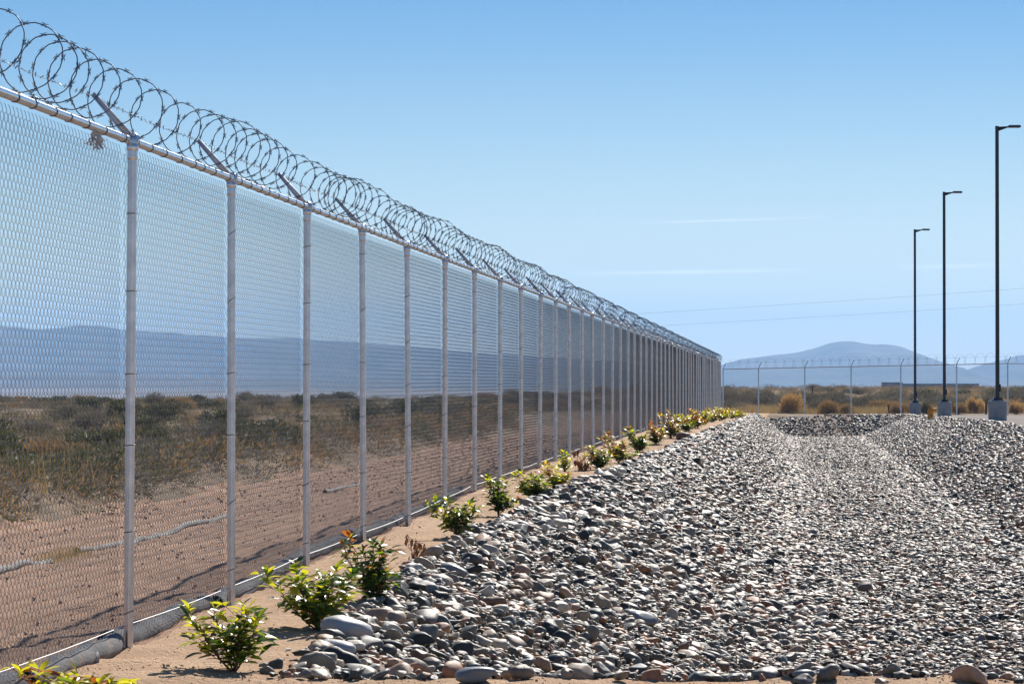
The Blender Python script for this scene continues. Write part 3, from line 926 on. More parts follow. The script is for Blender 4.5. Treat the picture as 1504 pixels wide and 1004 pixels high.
boulder(1003, 646, 24, 209, 'stone_red', 'reddish brown boulder on the far rim beside the shrubs', (0, 0, 0.2), 1.5, -0.2)
boulder(1273, 872, 32, 210, 'stone_brown', 'dark brown lumpy rock standing proud on the basin floor', (0, 0, 0.2), 1.6, -0.3)
boulder(1180, 997, 36, 211, 'stone_grey', 'low grey rock on the bottom edge sand right of the middle', (0, 0, 0.2), 1.1)
boulder(935, 688, 14, 212, 'stone_red', 'small brown rock on the rim beside the row of shrubs', (0, 0, 0.6), 1.4)
for (x, y, s) in boulders:
    alive &= ~(((SX - x) ** 2 + (SY - y) ** 2 < (s * 0.9) ** 2) & (SS > 0.03))

inframe = np.abs(SX / SY) < 0.162
order = [i for i in np.argsort(-SS / SY) if alive[i] and inframe[i]][:300]
bed = ground['rock_basin']
objs = []
for i in order:
    objs.append(link('stone', protos[PICK[i]], bed, SX[i:i+1].tolist() + SY[i:i+1].tolist() + SZ[i:i+1].tolist(), ROT[i].tolist(), SCL[i].tolist()))
alive[order] = False
idx = np.where(alive)[0]
me = bpy.data.meshes.new('stones_small')
me.vertices.add(len(idx))
me.vertices.foreach_set('co', np.stack([SX[idx], SY[idx], SZ[idx]], -1).ravel())
for nm, arr in (('rot', ROT[idx]), ('scl', SCL[idx])):
    a_ = me.attributes.new(nm, 'FLOAT_VECTOR', 'POINT'); a_.data.foreach_set('vector', np.ascontiguousarray(arr, dtype=np.float32).ravel())
a_ = me.attributes.new('pick', 'INT', 'POINT'); a_.data.foreach_set('value', PICK[idx].astype(np.int32))
me.materials.append(M['stone'])
so = link('stone', me, bed); tag(so, kind='stuff')
ng = bpy.data.node_groups.new('scatter_stones', 'GeometryNodeTree')
ng.interface.new_socket('Geometry', in_out='INPUT', socket_type='NodeSocketGeometry')
ng.interface.new_socket('Geometry', in_out='OUTPUT', socket_type='NodeSocketGeometry')
N, Lk = ng.nodes, ng.links
gi, go = N.new('NodeGroupInput'), N.new('NodeGroupOutput')
g2i = N.new('GeometryNodeGeometryToInstance')
first = {}
for o, i in zip(objs, order): first.setdefault(int(PICK[i]), o)
for k in sorted(first, reverse=True):
    oi = N.new('GeometryNodeObjectInfo'); oi.transform_space = 'ORIGINAL'
    oi.inputs['Object'].default_value = first[k]
    g2 = N.new('GeometryNodeGeometryToInstance'); Lk.new(oi.outputs['Geometry'], g2.inputs[0])
    first[k] = g2
jn = N.new('GeometryNodeJoinGeometry')
for k in sorted(first, reverse=True): Lk.new(first[k].outputs[0], jn.inputs[0])


def nattr(nm, ty):
    a_ = N.new('GeometryNodeInputNamedAttribute'); a_.data_type = ty; a_.inputs[0].default_value = nm
    return a_.outputs[0]


iop = N.new('GeometryNodeInstanceOnPoints')
Lk.new(gi.outputs[0], iop.inputs['Points']); Lk.new(jn.outputs[0], iop.inputs['Instance'])
iop.inputs['Pick Instance'].default_value = True
Lk.new(nattr('pick', 'INT'), iop.inputs['Instance Index'])
Lk.new(nattr('rot', 'FLOAT_VECTOR'), iop.inputs['Rotation'])
Lk.new(nattr('scl', 'FLOAT_VECTOR'), iop.inputs['Scale'])
Lk.new(iop.outputs[0], go.inputs[0])
md = so.modifiers.new('scatter', 'NODES'); md.node_group = ng


def pebbles(name, X, Y, S, mat, kind='stuff', seed=3):
    r_ = np.random.default_rng(seed)
    n = len(X)
    Z = terrain(X, Y) + S * 0.25
    sh = np.stack([stone_shape(400 + k, IV1) for k in range(8)])
    v = sh[r_.integers(0, 8, n)] * S[:, None, None]
    a = r_.uniform(0, 6.28, n); c, s = np.cos(a), np.sin(a)
    vx = v[..., 0] * c[:, None] - v[..., 1] * s[:, None]; vy = v[..., 0] * s[:, None] + v[..., 1] * c[:, None]
    vv = np.stack([vx + X[:, None], vy + Y[:, None], v[..., 2] * 1.3 + Z[:, None]], -1)
    f = (IF1[None] + (np.arange(n) * len(IV1))[:, None, None]).reshape(-1, 3)
    b = MB(); b.add(vv.reshape(-1, 3), f)
    return tag(b.build(name, mat, smooth=True), kind=kind)


# pebbles in the sand of the planting strip and in front of the basin
n = 7000
Y = 11 + (rng.random(n) ** 1.6) * 60; L = rng.uniform(-0.1, 2.2, n)
Y = np.concatenate([Y, rng.uniform(13, 15.6, 6000)]); L = np.concatenate([L, rng.uniform(-0.2, 6, 6000)])
X = L + fence_x(Y)
k = (bedmask(L, Y) < 0.03) & (np.abs(X / Y) < 0.2)
X, Y = X[k], Y[k]
S = 0.0042 * np.exp(rng.normal(0, 0.5, len(X))) * np.sqrt(np.clip(Y / 16, 1, 3))
pebbles('sand_pebbles', X, Y, np.clip(S, 0.003, 0.03), M['pebble_tan'])
n = 26000
Y = 15 + (rng.random(n) ** 1.5) * 75; L = rng.uniform(-5.2, -0.15, n)
X = L + fence_x(Y); k = np.abs(X / Y) < 0.19; X, Y = X[k], Y[k]
S = 0.0065 * np.exp(rng.normal(0, 0.5, len(X))) * np.sqrt(np.clip(Y / 20, 1, 3))
pebbles('dirt_clods', X, Y, np.clip(S, 0.004, 0.04), M['clod'], seed=8)

# ------------------------------------------------------------------ young shrubs along the fence


def leaf_mesh(mat, fold, curl, wide):
    ts = np.array([0.0, 0.22, 0.5, 0.78, 1.0])
    ws = np.array([0.05, 0.62, 1.0, 0.74, 0.0]) * wide
    mid = np.stack([ts * 0, ts, -curl * ts ** 2], -1)
    lf = mid + np.stack([-ws, ts * 0, ws * fold], -1); rt_ = mid + np.stack([ws, ts * 0, ws * fold], -1)
    v = np.concatenate([mid, lf, rt_]); b = MB()
    f = []
    for i in range(4):
        f += [(5 + i, i, i + 1, 6 + i), (i, 10 + i, 11 + i, i + 1)]
    b.add(v, np.array(f))
    return b.mesh('leaf', M[mat]), v, np.array(f)


LEAVES = {}
for mname in LEAFM:
    LEAVES[mname] = [leaf_mesh(mname, 0.4, 0.22, 0.22), leaf_mesh(mname, 0.25, 0.4, 0.25), leaf_mesh(mname, 0.5, 0.05, 0.2)]


def shrub(px, py, hpx, wpx, seed, label, mixw=(0.42, 0.3, 0.22, 0.06), nl=150, single=False, leaf=0.055, group=None, top=2.8, lean=0.0, name='young_shrub', fixY=None, trunk=0.0):
    """stems from one foot, leaves in spirals; young leaves at the tips"""
    r_ = random.Random(seed)
    if fixY is None: x, y = ground_hit(px, py)
    else: x, y = (px - 752) / FPX * fixY, fixY
    H = hpx / FPX * y; W = wpx / FPX * y / 2 * 1.3
    root = empty(name, (x, y, tz(x, y) - 0.01))
    sb = MB(); spots = []
    ns = r_.randint(7, 10)
    for s in range(ns):
        a = s * 2.4 + r_.uniform(-.4, .4)
        out = W * (0.25 + 0.75 * r_.random()) * (1.0 if s else 0.15)
        hh = H * (r_.uniform(0.32, 0.84) if s not in (1, 4) else r_.uniform(0.88, 1.0)) * (1 - 0.28 * (out / W) ** 2)
        ex = math.cos(a) * out + lean * W; ey = math.sin(a) * out * 0.9
        m = 9
        tt = np.linspace(0, 1, m)
        px_ = ex * tt ** (0.9 if not trunk else 1.6) + np.array([r_.gauss(0, .012) * t_ for t_ in tt])
        py_ = ey * tt ** (0.9 if not trunk else 1.6) + np.array([r_.gauss(0, .012) * t_ for t_ in tt])
        pz_ = hh * (tt ** 1.12)
        P = np.stack([px_, py_, pz_], -1)
        sb.tube(P, np.linspace(0.0052, 0.0018, m) * (H / 0.4) ** 0.5, 5, False)
        t0 = 0.2 + trunk
        nq = int(nl * 1.6) // ns
        for q in range(nq):
            t_ = t0 + (1 - t0) * (q + r_.random()) / nq
            base = np.array([np.interp(t_, tt, P[:, i]) for i in range(3)])
            if r_.random() < 0.45 and t_ < 0.85:          # a short side twig
                aa = r_.uniform(0, 6.28); ln = W * r_.uniform(0.12, 0.42)
                tip = base + np.array((math.cos(aa) * ln, math.sin(aa) * ln, ln * r_.uniform(0.1, 0.9)))
                sb.tube([base, (base + tip) / 2 + np.array((0, 0, -.004)), tip], [0.0018, 0.0015, 0.001], 4, False)
                spots.append((tip, aa, t_ * 0.92)); base = (base * 0.4 + tip * 0.6)
            spots.append((base, q * 2.4 + r_.uniform(-.5, .5), t_))
        for q in range(4): spots.append((P[-1] - np.array((0, 0, 0.012 * q)), q * 1.7 + s, 1.0))
    sb.build('stem', M['stem'], root)
    jb = MB(); cnt = 0
    cum = np.cumsum(mixw)
    r_.shuffle(spots)
    for (p, a, t_) in spots:
        u = r_.random()
        young = (p[2] / H) ** 1.3
        if u < young * (mixw[2] + mixw[3]) * top: mi = 2 if r_.random() < mixw[2] / (mixw[2] + mixw[3] + 1e-6) else 3
        else: mi = 0 if r_.random() < mixw[0] / (mixw[0] + mixw[1]) else 1
        if len(mixw) > 4 and mixw[4] > 0 and r_.random() < mixw[4]: mi = 4
        mname = LEAFM[mi]
        var = r_.randint(0, 2)
        s_ = leaf * 1.45 * r_.uniform(0.6, 1.2) * (1.0 if t_ < 0.97 else 0.8)
        tilt = r_.uniform(-0.15, 0.75) + 0.5 * (t_ > 0.95) if mi != 4 else r_.uniform(-1.5, -0.8)
        e = Euler((tilt, r_.uniform(-.5, .5), a - math.pi / 2), 'XYZ')
        if single and cnt < 300:
            link('leaf', LEAVES[mname][var][0], root, tuple(p), e, (s_, s_, s_)); cnt += 1
        else:
            mm = np.array(e.to_matrix()) * s_
            jb.add(LEAVES[mname][var][1] @ mm.T + p, LEAVES[mname][var][2], mi)
    if jb.n:
        o = jb.build('foliage', [M[q] for q in LEAFM], root); tag(o, kind='stuff')
    tag(root, label, 'shrub', group)
    return root


G1 = 'young shrubs planted along the fence'
shrub(100, 1032, 62, 120, 1, 'yellow-leaved shrub cut off by the bottom left corner of the picture', (0.1, 0.3, 0.5, 0.1), 90, True, 0.055, G1)
shrub(192, 1035, 40, 60, 2, 'tips of a small shrub just showing at the bottom edge below the nearest post', (0.1, 0.3, 0.6, 0.0), 40, True, 0.05, G1)
shrub(345, 984, 118, 148, 3, 'open leafy shrub on bare sand, nearest to the camera in full view', (0.4, 0.3, 0.3, 0.0), 135, True, 0.056, G1, lean=0.1)
shrub(468, 924, 126, 132, 4, 'bushy green and yellow shrub directly above the large pale flat rock', (0.35, 0.38, 0.27, 0.0), 230, True, 0.056, G1)
shrub(548, 880, 106, 96, 5, 'dark green shrub with orange new leaves on top, left of the dead brown sprig', (0.62, 0.26, 0.07, 0.05), 200, True, 0.05, G1, lean=-0.1)
shrub(610, 828, 50, 40, 6, 'dead sprig with hanging brown leaves between two green shrubs', (0.0, 0.05, 0, 0, 1.0), 14, True, 0.032, None, name='dead_shrub')
shrub(672, 790, 78, 62, 7, 'thin-footed green shrub with a dark hole at its foot, right of the dead sprig', (0.4, 0.38, 0.22, 0.0), 170, True, 0.05, G1, lean=-0.15, trunk=0.2)
shrub(732, 758, 66, 56, 8, 'round dark green shrub with a reddish tip standing clear on the sand', (0.55, 0.33, 0.1, 0.02), 190, False, 0.05, G1, trunk=0.12)
shrub(783, 731, 50, 44, 9, 'light green shrub with yellow base leaves touching the stones', (0.25, 0.5, 0.25, 0.0), 180, False, 0.05, G1)
shrub(817, 717, 40, 50, 10, 'yellow and orange shrub at the rim, next to the light green one', (0.1, 0.2, 0.5, 0.2), 170, False, 0.05, G1)
shrub(829, 692, 34, 16, 11, 'single slender green shoot close to the fence', (0.1, 0.5, 0.4, 0.0), 50, False, 0.05, G1)
shrub(858, 692, 36, 36, 12, 'dry reddish twiggy sprig with few leaves between green shrubs', (0.0, 0.1, 0.1, 0.2, 0.8), 45, False, 0.045, None, name='dead_shrub')
shrub(879, 689, 40, 40, 13, 'round green shrub just past the dry reddish sprig', (0.5, 0.3, 0.15, 0.05), 200, False, 0.055, G1)
shrub(909, 680, 50, 44, 14, 'mixed green and orange shrub with tall tip near the brown rim rock', (0.2, 0.25, 0.25, 0.3), 210, False, 0.055, G1)
shrub(938, 664, 42, 42, 15, 'bright green glossy shrub behind the small brown rim rock', (0.45, 0.35, 0.15, 0.05), 210, False, 0.06, G1)
shrub(962, 652, 34, 30, 16, 'low orange shrub left of the red-tipped shrub', (0.2, 0.2, 0.2, 0.4), 170, False, 0.06, G1)
shrub(985, 643, 44, 36, 17, 'red-tipped shrub just behind the reddish boulder on the rim', (0.2, 0.2, 0.2, 0.4), 220, False, 0.06, G1)
G2 = 'shrubs in the dense row at the far end of the fence'
FARL = ['green shrub at the near end of the dense far row, next to the red-tipped one', 'orange and green shrub second along the dense far row', 'yellow shrub in the near half of the dense far row, past the orange one',
        'yellow and orange shrub in the middle of the dense far row', 'small yellow shrub in front of the last crowded fence posts', 'small yellow-orange shrub directly below the fence corner post', 'low yellow shrub just right of the fence corner post',
        'low orange-yellow shrub near the far tip of the dense row', 'lowest green shrub at the far tip of the dense row']
for k_, (px, py, h, w, mx) in enumerate([(1006, 634, 32, 28, (0.35, 0.4, 0.2, 0.05)), (1021, 629, 29, 28, (0.15, 0.2, 0.2, 0.45)), (1034, 624, 28, 28, (0.15, 0.3, 0.45, 0.1)), (1045, 620, 25, 26, (0.15, 0.2, 0.35, 0.3)),
                                         (1055, 618, 23, 24, (0.1, 0.3, 0.45, 0.15)), (1064, 616, 20, 24, (0.1, 0.2, 0.4, 0.3)), (1073, 614.5, 15, 18, (0.1, 0.3, 0.5, 0.1)), (1081, 613.5, 13, 16, (0.1, 0.3, 0.4, 0.2)), (1087, 613, 11, 14, (0.2, 0.5, 0.25, 0.05))]):
    o = shrub(px, py, h, w, 30 + k_, FARL[k_], mx, 200, False, 0.075, G2, top=4.5)

# drip emitter hole at the foot of the thin-footed shrub
x, y = ground_hit(676, 793)
b = MB(); b.lathe([(0.0001, 0.008), (0.045, 0.01), (0.06, 0.028), (0.068, 0.03), (0.072, 0.0)], 16)
o = b.build('drip_ring', M['emitter'], None, (x, y, tz(x, y) - 0.003)); tag(o, 'black drip ring around the foot of the thin-footed shrub', 'drip ring')
x, y = ground_hit(424, 954)
b = MB(); b.add(stone_shape(77) * np.array((0.03, 0.026, 0.01)), IF2)
o = b.build('white_chip', M['paper'], None, (x, y, tz(x, y) + 0.006), (0.1, 0.15, -0.4)); tag(o, 'small white chip lying on the sand left of the pale flat rock', 'chip')
# clay block half buried by the tube
x, y = ground_hit(118, 972)
b = MB(); b.tube([(-0.09, 0, 0.0), (0.09, 0.02, 0.0)], 0.035, 12, True)
o = b.build('pipe_offcut', M['concrete'], None, (x, y, tz(x, y) + 0.015), (0, 0, 0.3)); tag(o, 'short grey pipe offcut on the sand beside the tube at lower left', 'pipe')

# ------------------------------------------------------------------ lamp posts


def lamp_post(px, Y, basepx, label):
    X = (px - 752) / FPX * Y
    zg = EYE + (HORIZON - basepx) / FPX * Y
    root = empty('lamp_post', (X, Y, zg))
    b = MB(); b.lathe([(0.29, -0.6), (0.29, -0.55), (0.29, 0.615), (0.288, 0.63), (0.275, 0.648), (0.265, 0.65), (0.0001, 0.652)], 32)
    b.build('concrete_base', M['concrete'], root)
    b = MB(); b.box((0, 0, 0.70), (0.27, 0.27, 0.09)); b.box((0, 0, 0.665), (0.33, 0.33, 0.025))
    b.build('base_plate', M['darksteel'], root, smooth=False)
    for sx in (-1, 1):
        for sy in (-1, 1):
            q = MB(); q.lathe([(0.016, 0.675), (0.016, 0.70), (0.009, 0.705), (0.009, 0.735), (0.0001, 0.736)], 8, (0.148 * sx, 0.148 * sy, 0)); q.build('anchor_bolt', M['galv_dull'], root)
    b = MB(); b.lathe([(0.066, 0.745), (0.064, 3.0), (0.058, 9.28), (0.057, 9.3), (0.05, 9.31), (0.0001, 9.312)], 14)
    b.build('pole', M['darksteel'], root)
    b = MB(); b.box((0.075, 0, 1.05), (0.05, 0.09, 0.22)); b.build('hand_hole_cover', M['darksteel'], root, smooth=False)
    b = MB()
    b.add(np.array([(0.05, -.03, 9.150), (0.05, -.03, 9.285), (0.36, -.02, 9.300), (0.36, -.02, 9.260), (0.05, .03, 9.150), (0.05, .03, 9.285), (0.36, .02, 9.300), (0.36, .02, 9.260)]),
          np.array([(0, 1, 2, 3), (7, 6, 5, 4), (0, 4, 5, 1), (1, 5, 6, 2), (2, 6, 7, 3), (3, 7, 4, 0)]))
    b.build('bracket_arm', M['darksteel'], root, smooth=False)
    b = MB()
    b.add(np.array([(0.34, -.13, 9.265), (0.74, -.13, 9.265), (0.74, .13, 9.265), (0.34, .13, 9.265), (0.36, -.12, 9.320), (0.73, -.12, 9.325), (0.73, .12, 9.325), (0.36, .12, 9.320)]),
          np.array([(0, 3, 2, 1), (4, 5, 6, 7), (0, 1, 5, 4), (1, 2, 6, 5), (2, 3, 7, 6), (3, 0, 4, 7)]))
    for q in range(7): b.box((0.40 + q * 0.05, 0, 9.330), (0.012, 0.2, 0.02))
    lum = b.build('luminaire', M['darksteel'], root, smooth=False)
    b = MB(); b.box((0.55, 0, 9.258), (0.34, 0.2, 0.012)); b.build('lens', M['lens'], lum, smooth=False)
    tag(root, label, 'lamp post', 'lamp posts on concrete bases')
    return root


lamp_post(1465, 101, 618, 'nearest and tallest-looking dark lamp post, at the right edge')
lamp_post(1387, 132, 613, 'middle dark lamp post, beside the orange hydrant')
lamp_post(1344, 160, 610, 'farthest and shortest-looking dark lamp post of the three')

# hydrant: a stub with flanged elbow
_, Yh = ground_hit(1367, 617.0, 60)
print('hydrant', Yh)
X = (1367 - 752) / FPX * Yh
root = empty('fire_hydrant', (X, Yh, EYE + (HORIZON - 617.5) / FPX * Yh + 0.2))
b = MB(); b.lathe([(0.13, -0.2), (0.13, 0.0), (0.125, 0.02), (0.105, 0.03), (0.10, 0.12), (0.118, 0.16), (0.12, 0.24), (0.085, 0.27), (0.075, 0.30), (0.05, 0.34), (0.03, 0.36), (0.03, 0.42), (0.0001, 0.425)], 18)
b.build('barrel', M['hydrant'], root)
b = MB(); b.tube([(0.08, 0, 0.22), (0.19, -0.02, 0.24)], 0.05, 12); b.tube([(0.175, -0.02, 0.238), (0.215, -0.022, 0.24)], 0.066, 8)
b.build('outlet', M['hydrant'], root)
b = MB(); b.tube([(-0.10, 0, 0.14), (-0.13, 0, 0.14)], 0.045, 10); b.build('side_cap', M['hydrant'], root)
tag(root, 'small orange-yellow fire hydrant on the gravel left of the middle lamp base', 'hydrant')

# ------------------------------------------------------------------ back fence across the far end
bp = [(1062, 170.5), (1114, 168.5), (1182, 166.5), (1250, 164.6), (1323, 162.5), (1405, 160.3), (1480, 158.6), (1560, 156.6), (1640, 154.8)]
P = [((px - 752) / FPX * Y, Y) for px, Y in bp]
bf = empty('chain_link_fence', (P[0][0], P[0][1], 0))
tag(bf, 'thin chain-link fence with wire coil crossing the far end behind the lamp posts', 'fence')
off = np.array((P[0][0], P[0][1], 0.0))
ztop = [EYE + (HORIZON - yy) / FPX * Y for (px, Y), yy in zip(bp, np.interp([q[0] for q in bp], [1062, 1480], [541.5, 533]))]
b = MB(); b.lathe([(0.036, -0.9), (0.036, -0.8), (0.036, 2.57), (0.035, 2.58), (0.02, 2.60), (0.0001, 2.602)], 12)
bpost_me = b.mesh('post', M['galv'])
b = MB(); b.tube([(0, 0, 2.58), (0.06, 0.03, 2.72), (0.17, 0.05, 2.93)], [0.026, 0.022, 0.016], 6)
barm_me = b.mesh('barb_arm', M['galv'])
for i, (x, y) in enumerate(P):
    p = link('post', bpost_me, bf, (x - off[0], y - off[1], ztop[i] - 2.6))
    link('barb_arm', barm_me, p)
    if i < len(P) - 1:
        x2, y2 = P[i + 1]
        b = MB(); b.tube([(x - off[0], y - off[1], ztop[i] - .02), (x2 - off[0], y2 - off[1], ztop[i + 1] - .02)], 0.024, 8, False)
        b.build('top_rail', M['galv'], bf)
        ln = math.hypot(x2 - x, y2 - y)
        tag(link('mesh_panel', panel_me, bf, (x - off[0], y - off[1], ztop[i] - 2.6), (0, 0, math.atan2(y2 - y, x2 - x)), (ln / BAY, 1, 1)), kind='stuff')
b = MB(); pts = []
for i in range(len(P) - 1):
    a0, a1 = np.array((*P[i], ztop[i])), np.array((*P[i + 1], ztop[i + 1]))
    dv = a1 - a0; ln = np.linalg.norm(dv); dv = dv / ln
    nz_ = int(ln / 0.55)
    for q in range(nz_ * 16):
        a = q / 16 * 2 * math.pi
        s = q / (nz_ * 16) * ln
        pp = a0 + dv * s + np.array((0.05, 0.04, 0.24)) + 0.27 * (math.cos(a) * np.array((dv[1], -dv[0], 0)) + math.sin(a) * np.array((0, 0, 1))) + np.array((0, 0, 0.02 * math.sin(s * 2 + i)))
        pts.append(pp - off)
b.tube(np.array(pts), 0.0048, 4, False, up=(1, 0, 0))
b.build('razor_coil', M['razor'], bf)
b = MB(); b.tube(np.array([(x + 0.17 - off[0], y + .05 - off[1], z + 0.32) for (x, y), z in zip(P, ztop)]), 0.004, 4, False)
b.build('barbed_wire', M['razor'], bf)

# ------------------------------------------------------------------ power lines


def cable(p0, p1, sag, r, label):
    t = np.linspace(0, 1, 24)
    p0, p1 = np.array(p0), np.array(p1)
    p = p0 + (p1 - p0) * t[:, None]; p[:, 2] -= sag * 4 * t * (1 - t)
    b = MB(); b.tube(p - p0, r, 5, False)
    o = b.build('power_line', M['tie'], None, tuple(p0))
    tag(o, label, 'power line', 'power lines')


cable(px2w(560, 481, 330), px2w(1700, 409, 300), 0.25, 0.0075, 'upper of two thin power lines crossing the sky behind the lamp posts')
cable(px2w(560, 498, 330), px2w(1700, 433, 300), 0.25, 0.0075, 'lower of two thin power lines crossing the sky behind the lamp posts')

# ------------------------------------------------------------------ far building and wooden posts
Yb = 1200.0
root = empty('low_building', ((1296 - 752) / FPX * Yb, Yb, 0.0))
u = Yb / FPX
zt_ = EYE + (HORIZON - 561.5) * u
b = MB(); b.box((15 * u, 3, zt_ / 2 - 10), (30 * u, 6, zt_ + 20)); b.box((86 * u, 3, zt_ / 2 - 10 - u), (112 * u, 5.4, zt_ + 20 - 2 * u)); b.build('wall', M['building'], root, smooth=False)
b = MB(); b.box((15 * u, 3, zt_ + 0.05), (31 * u, 6.4, 0.1)); b.box((87 * u, 3, zt_ - 2 * u + 0.05), (113 * u, 5.8, 0.1)); b.build('roof', M['roof'], root, smooth=False)
for q in range(4):
    b = MB(); b.box((50 * u + q * 24 * u, 0.28, zt_ - 0.6), (6 * u, 0.06, 0.3)); b.build('window', M['glass'], root, smooth=False)
tag(root, 'low flat-roofed building on the skyline behind the middle lamp post', 'building')
for (px, pt, pb, Y, lb) in ((1193, 566, 574, 240, 'dark wooden stake on the skyline above the tumbleweeds'), (1305, 594, 610, 171, 'short wooden stake behind the far fence right of the brown tumbleweed'), (1448, 590, 607, 168, 'short tan wooden stake beside the nearest lamp base')):
    X = (px - 752) / FPX * Y; z0, z1 = tz(X, Y) - 0.1, EYE + (HORIZON - pt) / FPX * Y
    b = MB(); b.tube([(0, 0, 0), (0.01, 0, (z1 - z0))], 0.055, 7)
    o = b.build('wooden_stake', M['wood'], None, (X, Y, z0)); tag(o, lb, 'stake')

# ------------------------------------------------------------------ desert bushes


def bush_mesh(seed, mat, n=420, twig=0.5, hgt=0.62, blade=0.05, wide=0.012):
    """a dome of twigs and leaf blades, unit radius"""
    r_ = np.random.default_rng(seed)
    b = MB()
    lob = [(r_.uniform(-.45, .45), r_.uniform(-.45, .45), r_.uniform(.35, .62)) for _ in range(6)]
    a = r_.uniform(0, 6.283, n); e = np.arcsin(r_.uniform(0.02, 1, n)); rr = r_.uniform(0.35, 1.0, n) ** 0.6
    c = np.array(lob)[r_.integers(0, 6, n)]
    p = np.stack([c[:, 0] + c[:, 2] * rr * np.cos(a) * np.cos(e), c[:, 1] + c[:, 2] * rr * np.sin(a) * np.cos(e), (0.12 + (c[:, 2] + 0.3) * rr * np.sin(e)) * hgt * 1.25], -1)
    d = p + np.array((0, 0, 0.25)) + r_.normal(0, 0.35, (n, 3)); d /= np.linalg.norm(d, axis=1)[:, None]
    s = np.cross(d, r_.normal(size=(n, 3))); s /= np.linalg.norm(s, axis=1)[:, None]
    ln = blade * r_.uniform(0.5, 1.6, n)[:, None]; w = wide * r_.uniform(0.6, 1.5, n)[:, None]
    v = np.stack([p - s * w, p + s * w, p + s * w * 0.5 + d * ln, p - s * w * 0.5 + d * ln], 1).reshape(-1, 3)
    b.add(v, np.arange(4 * n).reshape(-1, 4))
    m = int(60 * twig * 2)
    for q in range(m):
        t = p[r_.integers(0, n)]
        b.tube([(t[0] * .1, t[1] * .1, 0), (t[0] * .5, t[1] * .5, t[2] * .6), t * 1.03], [0.012, 0.008, 0.003], 3, False, 1)
    return b.mesh('desert_bush', [M[mat], M['bark']], smooth=False)


BM = {'green': [bush_mesh(s, 'bush_green', 1500, 0.4, 0.7, 0.09, 0.022) for s in (1, 2, 3)],
      'grey': [bush_mesh(s, 'bush_grey', 1400, 0.9, 0.75, 0.16, 0.010) for s in (4, 5, 6)],
      'tan': [bush_mesh(s, 'bush_tan', 4500, 0.2, 0.75, 0.12, 0.008) for s in (7, 8)],
      'brown': [bush_mesh(s, 'bush_brown', 3500, 0.3, 0.6, 0.12, 0.008) for s in (9, 10)]}
lab = {'green': ('dark green desert bush in the scrubland beyond the fences', 'dark green desert bushes'),
       'grey': ('grey leafless-looking desert bush in the scrubland beyond the fences', 'grey desert bushes'),
       'brown': ('low dry brown bush in the scrubland beyond the fences', 'dry brown desert bushes')}


FPX_POSTS = [752 + FPX * fence_x(16.3 + i * SP) / (16.3 + i * SP) for i in range(NPOST - 1)]
BPX_POSTS = [q[0] for q in bp]
ORD = ['first', 'second', 'third', 'fourth', 'fifth', 'sixth', 'seventh', 'eighth', 'ninth', 'tenth']
KIND = {'green': 'green', 'grey': 'grey', 'brown': 'brown'}


def where(kind, x, y, rad):
    px = 752 + FPX * x / y
    size = 'small' if rad < 0.62 else ('middling' if rad < 0.95 else 'large')
    if px < 1062:
        k = int(np.searchsorted(FPX_POSTS, px))
        dep = 'near the dirt track' if y < 60 else ('in the middle distance' if y < 110 else ('far out' if y < 210 else 'on the skyline'))
        if k == 0: pl = 'left of the nearest post'
        elif k < 9: pl = 'between %s and %s posts' % (ORD[k - 1], ORD[k])
        else: pl = 'behind the far crowded posts'
    else:
        k = int(np.searchsorted(BPX_POSTS, px)) - 1
        dep = 'just behind the back fence' if y < 192 else ('up the slope past the back fence' if y < 250 else 'on the skyline past the back fence')
        if k < len(BPX_POSTS) - 1: pl = '%s bay from the corner' % ORD[k]
        else: pl = 'past the right edge'
    return '%s %s bush %s, %s' % (size, KIND[kind], dep, pl)


def bush(kind, x, y, rad, h=1.0, label=None, group=None):
    o = link('desert_bush', BM[kind][random.randrange(len(BM[kind]))], None, (x, y, tz(x, y) - 0.04), (0, 0, random.uniform(0, 6.28)), (rad, rad, rad * h))
    if label: tag(o, label, 'bush', group)
    else: tag(o, where(kind, x, y, rad), 'bush', lab[kind][1])
    return o


def bush_px(kind, px, wpx, hpx, Y, label):
    x = (px - 752) / FPX * Y; rad = wpx / 2 / FPX * Y
    bush(kind, x, Y, rad, (hpx / FPX * Y) / (rad * 0.98), label)


bush_px('tan', 1157, 52, 32, 172, 'big round tan tumbleweed just left of the third back fence post')
bush_px('brown', 1213, 44, 28, 171, 'dark brown tumbleweed right of the big tan one')
bush_px('brown', 1240, 36, 22, 171.5, 'russet tumbleweed touching the dark brown one')
bush_px('brown', 1320, 38, 20, 170, 'brown tumbleweed left of the farthest lamp base')
bush_px('brown', 1405, 36, 24, 168, 'rust-brown tumbleweed right of the middle lamp base')
bush_px('tan', 1492, 34, 22, 166, 'tan tumbleweed at the right edge beyond the nearest lamp base')
bush_px('green', 1362, 26, 20, 170, 'olive green bush behind the hydrant')
bush_px('tan', 1432, 36, 26, 171, 'pale straw-coloured dry bush left of the nearest lamp base')
